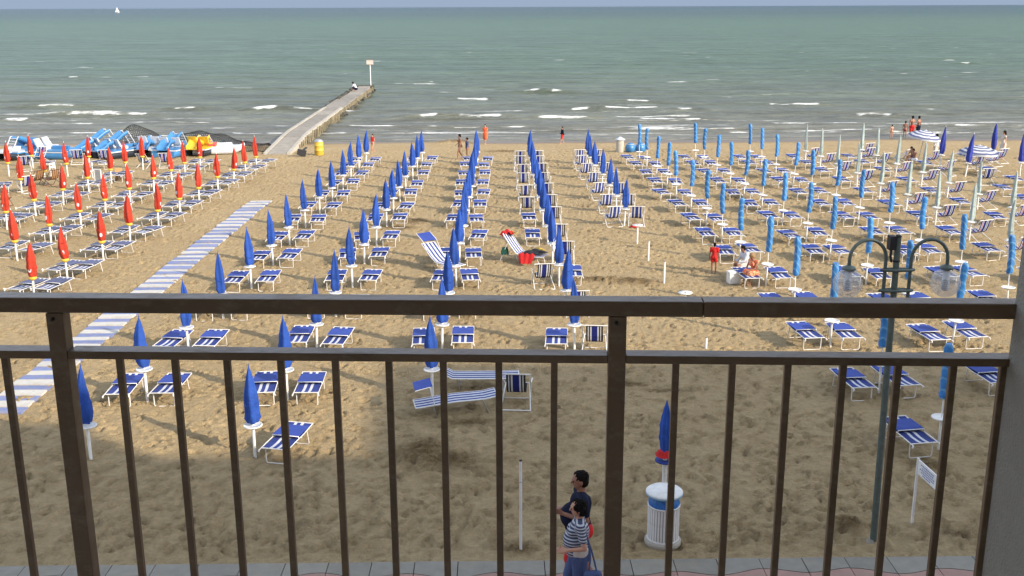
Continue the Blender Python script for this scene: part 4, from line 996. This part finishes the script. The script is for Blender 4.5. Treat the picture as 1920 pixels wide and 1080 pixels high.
def plastic_chair(x, y, rz, label):
    t = thing('plastic_chair', (x, y, ground_z(x,y)), rz, label, 'chair', 'white plastic chairs')
    MB().obox((0,0,.32), (.36,.34,.03)).build('seat', M['plastic'], t)
    q = MB().obox((0,.19,.52), (.36,.025,.08)).obox((0,.21,.66), (.34,.025,.08))
    for s in (-1, 1): q.obox((s*.165,.19,.52), (.03,.03,.38))
    q.build('backrest', M['plastic'], t)
    for a in (-1, 1):
        for b in (-1, 1): MB().tube([(a*.15, b*.14, .31), (a*.18, b*.17, 0)], .018, 6).build('leg', M['plastic'], t)
plastic_chair(-20.0, 47.9, R(70), 'white plastic chair left of the white table in the fourth column')
plastic_chair(-18.6, 47.9, R(-50), 'white plastic chair right of the white table in the fourth column')
t = thing('leaning_board', (-17.0, 47.4, at_z(-17,47.4)), R(15), 'tan wooden A-shaped board behind the third red column', 'board')
for s in (-1, 1): MB().obox((0, s*.09, .26), (.30, .02, .54), Matrix.Rotation(R(s*18), 3, 'X')).build('panel', M['tan'], t)
t = thing('white_frame_board', (-17.5, 46.2, at_z(-17.5,46.2)), R(-20), 'white framed board standing beside the third red column', 'board')
q = MB()
for s in (-1, 1): q.box(s*.17-.02, s*.17+.02, -.02, .02, 0, .62)
q.box(-.19, .19, -.022, .022, .58, .62).box(-.19, .19, -.022, .022, .06, .10); q.build('frame', M['plastic'], t)
MB().box(-.149, .149, -.008, .008, .101, .579).build('panel', M['steel'], t)

# sailing boat on the horizon
t = thing('sailing_boat', (-505, 1462, -.2), R(40), 'tiny white sailing boat on the horizon at the left', 'boat'); t.scale = (.7, .7, .7)
MB().add([(-4.5,0,1.2),(4.5,0,1.4),(-4,-1.4,1.2),(-4,1.4,1.2),(1,-1.3,1.25),(1,1.3,1.25),(-3.8,0,-.2),(3.4,0,-.2)], [(0,2,6),(0,6,3),(2,4,7,6),(4,1,7),(3,6,7,5),(5,7,1),(0,3,5,1,4,2)]).build('hull', M['wboat'], t)
MB().tube([(.3,0,1.2),(.3,0,11.2)], .12, 6).build('mast', M['wboat'], t)
MB().add([(.1,-.05,2),(.1,-.05,11),(-3.8,-.05,2),(.1,.05,2),(.1,.05,11),(-3.8,.05,2)], [(0,1,2),(5,4,3),(0,3,4,1),(1,4,5,2),(2,5,3,0)]).build('sail', M['wboat'], t)
MB().add([(.6,-.05,1.8),(.4,-.05,9.5),(4.2,-.05,1.8),(.6,.05,1.8),(.4,.05,9.5),(4.2,.05,1.8)], [(2,1,0),(3,4,5),(0,1,4,3),(1,2,5,4),(2,0,3,5)]).build('sail', M['wboat'], t)

# ------------------------------------------------------------------ people
def blob_mesh(name, caps, balls, voxel, m_, smooth_it=3):
    bm = bmesh.new()
    for p0, p1, r0, r1 in caps:
        p0, p1 = Vector(p0), Vector(p1); d = p1-p0; L = max(d.length, 1e-4)
        q = d.to_track_quat('Z', 'Y').to_matrix().to_4x4(); q.translation = (p0+p1)/2
        bmesh.ops.create_cone(bm, cap_ends=True, segments=14, radius1=r0, radius2=r1, depth=L, matrix=q)
        for p, r in ((p0, r0), (p1, r1)):
            bmesh.ops.create_icosphere(bm, subdivisions=2, radius=r, matrix=Matrix.Translation(p))
    for c, rad, rot in balls:
        mm = Matrix.Translation(Vector(c)) @ (rot.to_4x4() if rot is not None else Matrix.Identity(4)) @ Matrix.Diagonal((*rad, 1))
        bmesh.ops.create_icosphere(bm, subdivisions=3, radius=1, matrix=mm)
    me = bpy.data.meshes.new(name+'_raw'); bm.to_mesh(me); bm.free()
    o = bpy.data.objects.new('tmp', me); COL.objects.link(o)
    rm = o.modifiers.new('r', 'REMESH'); rm.mode = 'VOXEL'; rm.voxel_size = voxel; rm.use_smooth_shade = True
    sm = o.modifiers.new('s', 'SMOOTH'); sm.iterations = smooth_it; sm.factor = .5
    dg = bpy.context.evaluated_depsgraph_get(); dg.update()
    me2 = bpy.data.meshes.new_from_object(o.evaluated_get(dg)); me2.name = name
    bpy.data.objects.remove(o); me2.materials.clear(); me2.materials.append(m_)
    for p in me2.polygons: p.use_smooth = True
    return me2
def P_(d, s): return {k: Vector(v)*s for k, v in d.items()}
def base_pose():
    # x forward, y left, z up, metres for a 1.75 m adult standing
    return dict(pel=(0,0,.95), waist=(0,0,1.10), chest=(.0,0,1.30), neck=(.0,0,1.46), head=(.02,0,1.615),
                shL=(0,.18,1.41), shR=(0,-.18,1.41), elL=(-.02,.23,1.13), elR=(-.02,-.23,1.13), haL=(.05,.24,.89), haR=(.05,-.24,.89),
                hiL=(0,.09,.92), hiR=(0,-.09,.92), knL=(.02,.10,.50), knR=(.02,-.10,.50), anL=(-.01,.10,.08), anR=(-.01,-.10,.08))
def person(loc, rz, height, label, pose=None, skin='skin', hair='hair', clothes=(), voxel=.02, belly=0., fem=False, longhair=False, near=False, faceyaw=0):
    J0 = base_pose(); J0.update(pose or {}); k = height/1.75; J = {a: Vector(b) for a, b in J0.items()}
    t = thing('person', loc, rz, label, 'person'); t.scale = (k, k, k)
    hd = J['head']; up_ = (J['head']-J['neck']).normalized()
    H3 = Matrix.Rotation(faceyaw, 3, 'Z'); fw = H3 @ Vector((1,0,0)); sd = H3 @ Vector((0,1,0))
    sh = .92 if fem else 1
    caps = [(J['pel'], J['waist'], .125, .115*sh), (J['waist'], J['chest'], .115*sh, .125*sh), (J['chest'], J['neck']-Vector((0,0,.03)), .115*sh, .062),
            (J['neck']-Vector((0,0,.04)), hd-up_*.04, .056, .052),
            (J['shL'], J['shR'], .062*sh, .062*sh), (J['chest']+Vector((0,.06,0)), J['shL'], .08, .058), (J['chest']-Vector((0,.06,0)), J['shR'], .08, .058),
            (J['hiL'], J['hiR'], .105, .105)]
    hand_caps = []
    for s in 'LR':
        caps += [(J['hi'+s], J['kn'+s], .088, .056), (J['kn'+s], J['an'+s], .054, .036), (J['sh'+s], J['el'+s], .050*sh, .038*sh), (J['el'+s], J['ha'+s], .038*sh, .026)]
        cf = (J['kn'+s]*.65+J['an'+s]*.35); caps += [(cf+Vector((-.015,0,.02)), cf+Vector((-.005,0,-.08)), .046, .036)]
        fd = J.get('ft'+s, Vector((1,0,0))); a = J['an'+s]
        caps += [(a+Vector((-.03,0,-.04)), a+Vector((.14,0,-.055)), .036, .028)]
        # hand: palm, four fingers, thumb
        d = (J['ha'+s]-J['el'+s]).normalized(); lat = d.cross(Vector((1,0,0)))
        lat = lat.normalized() if lat.length > .2 else d.cross(Vector((0,0,1))).normalized()
        nrm_ = lat.cross(d); c = J['ha'+s]
        for u in (-.022, 0, .022): caps.append((c+lat*u*.6, c+d*.075+lat*u, .018, .016))
        if near:
            for q_, (u, l) in enumerate([(-.033,.055),(-.011,.068),(.011,.072),(.033,.062)]):
                b0 = c+d*.075+lat*u; b1 = b0+d*l*.5+nrm_*.010; b2 = b1+d*l*.45+nrm_*.024
                caps += [(b0, b1, .0095, .009), (b1, b2, .009, .0075)]
            b0 = c+d*.02+lat*.03; caps += [(b0, b0+d*.035+lat*.025, .012, .010), (b0+d*.035+lat*.025, b0+d*.065+lat*.03+nrm_*.01, .010, .008)]
        else: caps.append((c+d*.07, c+d*.12+nrm_*.02, .030, .016))
    balls = [(hd+up_*.03-fw*.012, (.098,.077,.098), H3), (hd+fw*.022-up_*.045, (.068,.058,.070), H3), (hd+fw*.060-up_*.088, (.024,.022,.018), H3)]
    balls += [(J['pel']+Vector((-.05,.05,-.02)), (.10,.085,.11), None), (J['pel']+Vector((-.05,-.05,-.02)), (.10,.085,.11), None), (J['chest']+Vector((.03,0,.01)), (.105,.15*sh,.13), None)]
    if belly: balls.append((J['waist']+Vector((.07,0,.03)), (.13+belly,.155,.17), None))
    if fem: balls += [(J['chest']+Vector((.10,.065,-.02)), (.065,.06,.065), None), (J['chest']+Vector((.10,-.065,-.02)), (.065,.06,.065), None)]
    if near or voxel <= .02:
        caps += [(hd+fw*.085-up_*.0+up_*.02, hd+fw*.112-up_*.022, .009, .014)]
        for s in (-1, 1): balls += [(hd+sd*s*.076-fw*.012-up_*.01, (.020,.010,.032), H3)]
        caps += [(hd+fw*.074+sd*.035+up_*.028, hd+fw*.080-sd*.035+up_*.028, .013, .013), (hd+fw*.082+sd*.016-up_*.050, hd+fw*.082-sd*.016-up_*.050, .009, .009)]
    b = link('body', blob_mesh('body', caps, balls, voxel, M[skin], 2 if near else 3), t)
    if near:
        for s in (-1, 1):
            e_ = MB(); bm = bmesh.new(); bmesh.ops.create_icosphere(bm, subdivisions=2, radius=.011)
            c = hd+fw*.083+sd*s*.032+up_*.012
            e_.add([v.co+c for v in bm.verts], [tuple(v.index for v in f.verts) for f in bm.faces], 0, True); bm.free(); e_.build('eye', M['eye'], b)
        MB().obox(hd+fw*.0915-up_*.050, (.008,.034,.008), H3).build('mouth', M['lip'], b)
    hb_ = [(hd+up_*.058-fw*.032, (.100,.086,.090), H3), (hd-fw*.050+up_*.0, (.068,.080,.090), H3)]
    if fem: hb_ += [(hd-fw*.055-up_*.02, (.070,.088,.090), H3), (hd-fw*.01+sd*.065+up_*.03, (.06,.032,.06), H3), (hd-fw*.01-sd*.065+up_*.03, (.06,.032,.06), H3)]
    hc = [(hd-fw*.08, J['chest']-Vector((.10,0,-.05)), .06, .035)] if longhair else []
    if longhair: hc[0] = (hd-fw*.06, J['neck']-fw*.09-Vector((0,0,.08)), .075, .04)
    hm_ = blob_mesh('hair', hc, hb_, max(voxel*.9, .0065), M[hair], 2)
    if near:
        for v in hm_.vertices:
            c = v.co; a_ = np.array([c.x*55+c.z*18]); b_ = np.array([c.y*55-c.z*22])
            k_ = float(vnoise(a_, b_, 5)[0])-.5 + .6*(float(vnoise(a_*2.1, b_*2.1+c.z*60, 9)[0])-.5)
            v.co = c + v.normal*k_*(.026 if fem else .014)
    link('hair', hm_, t)
    for c in clothes:
        kind, m_ = c[0], c[1]; g = .014; cc = []; bl = []
        if kind in ('shirt', 'longshirt', 'top', 'dress'):
            low = J['pel']+Vector((0,0,.0)) if kind != 'top' else J['waist']
            cc = [(low, J['waist'], .150 if kind != 'top' else .125, .130*sh+g*.5), (J['waist'], J['chest'], .13*sh, .135*sh), (J['chest'], J['neck']-Vector((0,0,.085)), .13*sh, .085),
                  (J['shL'], J['shR'], .075*sh, .075*sh), (J['chest']+Vector((0,.06,0)), J['shL'], .094, .072), (J['chest']-Vector((0,.06,0)), J['shR'], .094, .072)]
            fr = 1.0 if kind == 'longshirt' else (.62 if kind == 'shirt' else .0)
            if fr:
                for s in 'LR':
                    e_ = J['sh'+s].lerp(J['el'+s], fr); cc.append((J['sh'+s], e_, .070*sh, .062*sh if fr < 1 else .052))
                    if kind == 'longshirt': cc.append((J['el'+s], J['ha'+s].lerp(J['el'+s], .1), .052, .042))
            bl = [(J['chest']+Vector((.03,0,.01)), (.12,.165*sh,.14), None)]
            if belly: bl.append((J['waist']+Vector((.07,0,.03)), (.145+belly,.17,.185), None)); bl.append((J['pel']+Vector((.05,0,.04)), (.14+belly*.6,.165,.12), None))
            if fem: bl += [(J['chest']+Vector((.10,.065,-.02)), (.080,.075,.08), None), (J['chest']+Vector((.10,-.065,-.02)), (.08,.075,.08), None)]
            if kind == 'dress':
                for s in 'LR': cc.append((J['hi'+s], J['hi'+s].lerp(J['kn'+s], .85), .135, .13))
                mid = (J['knL']+J['knR'])/2; hm = (J['hiL']+J['hiR'])/2; cc.append((hm, hm.lerp(mid, .8), .14, .14))
        elif kind == 'shorts':
            fr = c[2] if len(c) > 2 else .6
            cc = [(J['pel']+Vector((0,0,.03)), J['pel']-Vector((0,0,.03)), .142, .145)]
            for s in 'LR': cc.append((J['hi'+s], J['hi'+s].lerp(J['kn'+s], fr), .118, .098 if fr < .9 else .088))
            bl = [(J['pel']+Vector((-.05,.05,-.02)), (.115,.10,.125), None), (J['pel']+Vector((-.05,-.05,-.02)), (.115,.10,.125), None)]
        elif kind == 'briefs':
            cc = [(J['pel']-Vector((0,0,.03)), J['pel']-Vector((0,0,.06)), .135, .125)]; bl = [(J['pel']+Vector((-.05,0,-.04)), (.115,.15,.10), None)]
        elif kind == 'bra':
            bl = [(J['chest']+Vector((.10,.065,-.02)), (.075,.07,.055), None), (J['chest']+Vector((.10,-.065,-.02)), (.075,.07,.055), None)]
            cc = [(J['chest']+Vector((0,.13,-.02)), J['chest']+Vector((0,-.13,-.02)), .03, .03)]
        nm = {'longshirt': 'shirt', 'bra': 'bikini_top', 'briefs': 'swim_briefs'}.get(kind, kind)
        me = blob_mesh(nm, cc, bl, voxel, M[m_], 2)
        link(nm, me, t)
    for s in 'LR':   # shoes or sandals on the near pair
        if near: 
            a = J['an'+s]; link('shoe', blob_mesh('shoe', [(a+Vector((-.04,0,-.05)), a+Vector((.15,0,-.06)), .044, .036)], [], .014, M['wfab' if fem else 'black'], 2), t)
    return t
# the couple walking left along the promenade
man = person((1.03, 12.43, .012), R(184), 1.75, 'man in dark navy shirt and red shorts walking left along the promenade',
    pose=dict(waist=(.02,0,1.10), chest=(-.01,0,1.31), neck=(-.01,0,1.465), head=(.02,0,1.61), elR=(-.03,-.245,1.14), haR=(.20,-.20,1.14), elL=(-.04,.25,1.16), haL=(.24,.12,1.22),
              knL=(.16,.10,.51), anL=(.22,.10,.10), knR=(.0,-.10,.50), anR=(-.24,-.10,.13)), skin='tanskin', clothes=(('shirt', 'navyshirt'), ('shorts', 'redcloth', .85)), voxel=.0095, belly=.035, near=True)
woman = person((.98, 11.95, .012), R(178), 1.60, 'dark haired woman in striped top and blue shorts beside the man',
    pose=dict(chest=(-.01,0,1.30), head=(.03,0,1.60), elL=(-.06,.25,1.13), haL=(.17,.22,1.09), elR=(-.04,-.26,1.14), haR=(.15,-.12,1.02),
              knL=(.0,.10,.50), anL=(-.20,.10,.12), knR=(.15,-.10,.51), anR=(.20,-.10,.10)), skin='skin', clothes=(('shirt', 'stripeshirt'), ('shorts', 'denim', .9)), voxel=.0095, belly=.015, fem=True, near=True)
wb = link('waist_sash', blob_mesh('waist_sash', [((.0,.08,1.0),(.0,-.08,1.0),.125,.125)], [], .016, M['cream'], 2), woman)
t = thing('shoulder_bag', (1.13, 11.70, .82), R(0), 'blue shoulder bag hanging at the hip of the striped woman', 'bag')
link('bag_body', blob_mesh('bag_body', [((-.07,0,-.24),(.07,0,-.24),.07,.07), ((-.06,0,-.12),(.06,0,-.12),.06,.06), ((-.06,0,-.18),(.06,0,-.18),.066,.066)], [], .014, M['denim'], 2), t)
MB().tube([(-.05,0,-.08), (-.03,.02,.10), (-.06,.06,.32), (-.10,.14,.44), (-.08,.17,.36), (.0,.10,.12), (.05,0,-.08)], .011, 6).build('strap', M['denim'], t)
# beach people
person((6.19, 29.55, ground_z(6.19,29.55)), R(70), .92, 'small child in a red shirt standing on the sand', pose=dict(haL=(.02,.26,.88), haR=(.02,-.26,.88), head=(.02,0,1.60)), skin='tanskin', clothes=(('shirt', 'redcloth'), ('shorts', 'redcloth', .5)), voxel=.02)
SIT = dict(pel=(0,0,.42), waist=(.02,0,.57), chest=(.08,0,.78), neck=(.13,0,.93), head=(.20,0,1.07), shL=(.10,.18,.88), shR=(.10,-.18,.88), elL=(.22,.20,.62), elR=(.22,-.20,.62),
           haL=(.42,.12,.58), haR=(.42,-.12,.58), hiL=(.03,.10,.42), hiR=(.03,-.10,.42), knL=(.44,.12,.45), knR=(.44,-.12,.45), anL=(.40,.12,.08), anR=(.40,-.12,.08))
person((7.05, 29.2, .02), R(195), 1.30, 'dark haired person in white shirt sitting on lounger beside the orange dress', pose=SIT, skin='tanskin', clothes=(('longshirt', 'wfab'), ('shorts', 'cream', .6)), voxel=.022)
person((7.08, 28.35, .02), R(215), 1.28, 'woman in orange print dress and straw hat sitting on a lounger', pose=SIT, skin='tanskin', hair='blond', clothes=(('dress', 'orange'),), voxel=.022, fem=True)
t = thing('cool_box', (6.52, 28.42, ground_z(6.52,28.42)), R(10), 'white cool box on sand in front of the seated woman in orange', 'box')
MB().obox((0,0,.14), (.32,.24,.28)).build('body', M['plastic'], t); MB().obox((0,0,.305), (.34,.26,.05)).build('lid', M['plastic'], t)
MB().tube([(-.17,0,.26),(-.17,0,.37),(.17,0,.37),(.17,0,.26)], .01, 6).build('handle', M['wboat'], t)
def pz(x, y): return ground_z(x, y)
WALK = dict(knL=(.16,.10,.51), anL=(.20,.10,.10), knR=(-.02,-.10,.50), anR=(-.24,-.10,.13), haR=(.18,-.24,.98), haL=(-.10,.24,.92))
person((-.72, 59.9, pz(-.72,59.9)), R(250), 1.12, 'person in a bright orange robe walking by the waterline', pose=WALK, clothes=(('dress', 'orange2'),) if False else (('dress', 'redcloth'),), voxel=.03) if False else None
M['orangecloth'] = mat('orange_cloth', (.62, .10, .03), .8, var=.1)
person((-.72, 59.9, pz(-.72,59.9)), R(250), 1.15, 'person in a bright orange robe walking by the waterline', pose=WALK, clothes=(('dress', 'orangecloth'),), voxel=.03)
person((3.65, 60.3, -.02+pz(3.65,60.3)), R(200), .98, 'child in dark top and red shorts walking by the waterline', pose=WALK, clothes=(('longshirt', 'navyshirt'), ('shorts', 'redcloth', .9)), voxel=.03)
person((-1.93, 53.3, pz(-1.93,53.3)), R(200), 1.28, 'tanned person in brown swimwear beside the third blue column', pose=WALK, skin='tanskin', clothes=(('briefs', 'wood'), ('bra', 'wood')), voxel=.03, fem=True)
person((-1.55, 53.1, pz(-1.6,53)), R(190), 1.12, 'person in pale blue top partly hidden by the third blue column', skin='tanskin', clothes=(('shirt', 'denim'),), voxel=.03)
person((-6.62, 56.1, pz(-6.8,56.2)), R(230), .98, 'child in red and white swimsuit beyond the first blue column', pose=WALK, hair='hair', clothes=(('top', 'redcloth'), ('briefs', 'redcloth')), voxel=.03)
person((23.3, 62.6, pz(23.3,62.6)-.02), R(100), .85, 'naked toddler standing in the shallow water at the right', clothes=(('briefs', 'skin'),), voxel=.03)
person((24.6, 62.9, pz(24.6,62.9)-.02), R(100), 1.36, 'bathing man in red trunks standing in the shallow water', skin='tanskin', clothes=(('shorts', 'redcloth', .7),), voxel=.03)
person((25.1, 63.2, pz(25.1,63.2)-.02), R(120), 1.34, 'bather standing right behind the man in red trunks', skin='tanskin', clothes=(('shorts', 'navyshirt', .5),), voxel=.03)
person((24.2, 62.9, pz(24.2,62.9)-.02), R(60), 1.05, 'shorter bather standing left of the man in red trunks', skin='tanskin', clothes=(('briefs', 'rfab'),), voxel=.03)
person((21.45, 51.6, .1+pz(21.45,51.6)), R(130), 1.25, 'man in a white shirt with sunburnt face beside dark umbrella', pose=SIT if False else {}, skin='tanskin', hair='hair', clothes=(('longshirt', 'wfab'), ('shorts', 'cream', .8)), voxel=.03)
person((24.95, 52.0, pz(24.9,52)), R(180), 1.42, 'slim woman in a long white dress at the far right', clothes=(('dress', 'cream'),), voxel=.03, fem=True, longhair=True)
person((19.95, 50.3, .0+pz(19.9,50.3)), R(200), 1.20, 'person reclining on the dark deckchair under the left parasol', pose=SIT, skin='tanskin', clothes=(('shorts', 'wfab', .9),), voxel=.03)
person((20.35, 51.6, .0+pz(20.3,51)), R(200), 1.15, 'tanned person seated in shade behind the dark blue umbrella', pose=SIT, skin='tanskin', clothes=(('shorts', 'navyshirt', .6),), voxel=.03)
CR = dict(pel=(0,0,.32), waist=(.05,0,.45), chest=(.18,0,.62), neck=(.26,0,.74), head=(.34,0,.86), shL=(.2,.18,.70), shR=(.2,-.18,.70), elL=(.36,.2,.5), elR=(.36,-.2,.5), haL=(.5,.1,.36), haR=(.5,-.1,.36),
          hiL=(.02,.10,.32), hiR=(.02,-.10,.32), knL=(.36,.14,.45), knR=(.36,-.14,.45), anL=(.18,.12,.08), anR=(.18,-.12,.08))
person((-12.1, 92.0, .40), R(160), 1.5, 'person in white crouching near the end of the jetty', pose=CR, clothes=(('longshirt', 'wfab'), ('shorts', 'navyshirt', .9)), voxel=.035)

# ------------------------------------------------------------------ towels, clothes and bags round the lounger
def rag(name, c, rx, ry, h, seed, m_, label, cat, draped=None):
    rnd = random.Random(seed); q = MB(); P = []; n = 14; ph = rnd.uniform(0, 6)
    for i in range(n+1):
        row = []
        for j in range(n+1):
            u = i/n*2-1; v = j/n*2-1; e_ = max(abs(u), abs(v))
            z = h*(1-e_**2)*(.7+.5*math.sin(5*u+ph)*math.cos(4*v-ph)) + .012
            if draped: z = draped(u, v) + .02*math.sin(9*u+ph)
            row.append((u*rx*(1+.15*math.sin(3*v+ph)), v*ry*(1+.15*math.cos(3*u+ph)), z))
        P.append(row)
    q.grid(P); Q = [[(a, b, z-.01) for a, b, z in r_] for r_ in P]; q.grid(list(reversed(Q)))
    me = q.mesh('m', M[m_]); o = bpy.data.objects.new(name, me); COL.objects.link(o); o.location = c; o.rotation_euler = (0,0,rnd.uniform(-.4,.4))
    return tag(o, label, cat)
chair_t = thing('sun_lounger', (.78, 31.1, ground_z(.6,31)), R(-118), 'white and blue striped chair heaped with towels beside fourth column', 'sun lounger')
prof = [(-.62, .92), (-.40, .62), (-.18, .36), (.05, .30), (.40, .30), (.70, .32)]
strip_fabric(MB(), .46, prof, ST_MANY).build('fabric', [M['bfab'], M['wfab']], chair_t)
f = MB()
for s in (-1, 1): f.tube([(s*.24, a, b-.008) for a, b in prof], .012, 6).tube([(s*.24,-.45,.66),(s*.24,-.75,0)], .010, 6)
f.build('frame', M['white'], chair_t)
for y in (-.2, .5): MB().tube([(-.2,y,.28),(-.2,y+.1,0),(.2,y+.1,0),(.2,y,.28)], .0105, 6).build('leg', M['white'], chair_t)
rag('red_towel', (.25, 31.38, .84), .20, .15, .10, 1, 'redcloth', 'red towel draped over the top of the striped chair', 'towel', lambda u, v: .12*(1-abs(u)**1.5)-.06*abs(v))
rag('yellow_towel', (.42, 31.45, .80), .10, .12, .08, 2, 'yboat', 'yellow cloth beside red towel on the striped chair', 'towel', lambda u, v: .08*(1-u*u))
rag('dark_towel', (1.08, 30.95, .33), .34, .18, .10, 3, 'black', 'heap of dark clothes on the seat of the striped chair', 'clothes')
rag('red_clothes', (.82, 30.72, .30), .22, .13, .12, 4, 'redcloth', 'red clothes hanging at the side of the striped chair', 'clothes', lambda u, v: -.26*(v < 0)*abs(v)+.04)
rag('pale_towel', (1.15, 31.35, .30), .22, .12, .08, 5, 'yboat', 'yellow folded towel at the foot of the heaped chair', 'towel')
rag('green_cloth', (.18, 31.15, .25), .10, .04, .30, 6, 'gfab', 'dark green cloth hanging behind the striped chair', 'cloth', lambda u, v: .22*(1-abs(v)))
t = thing('hanging_bag', (1.62, 30.55, .55), 0, 'small white bottles bag hanging from an umbrella by the chair', 'bag')
MB().lathe([(.02,.10),(.05,.05),(.055,-.05),(.03,-.10)], 12).build('bag_body', M['plastic'], t); MB().tube([(0,0,.1),(.0,0,.25),(.02,0,.3)], .006, 5).build('strap', M['plastic'], t)
rag('red_ball_towel', (4.75, 36.1, ground_z(4.75,36.1)+.02), .16, .10, .10, 8, 'redcloth', 'red cloth lying under the nearest striped deckchair of fifth column', 'towel')

for p in [*LB.values(), *DC.values()] + [u for v in UM.values() for u in v]: p.drop()
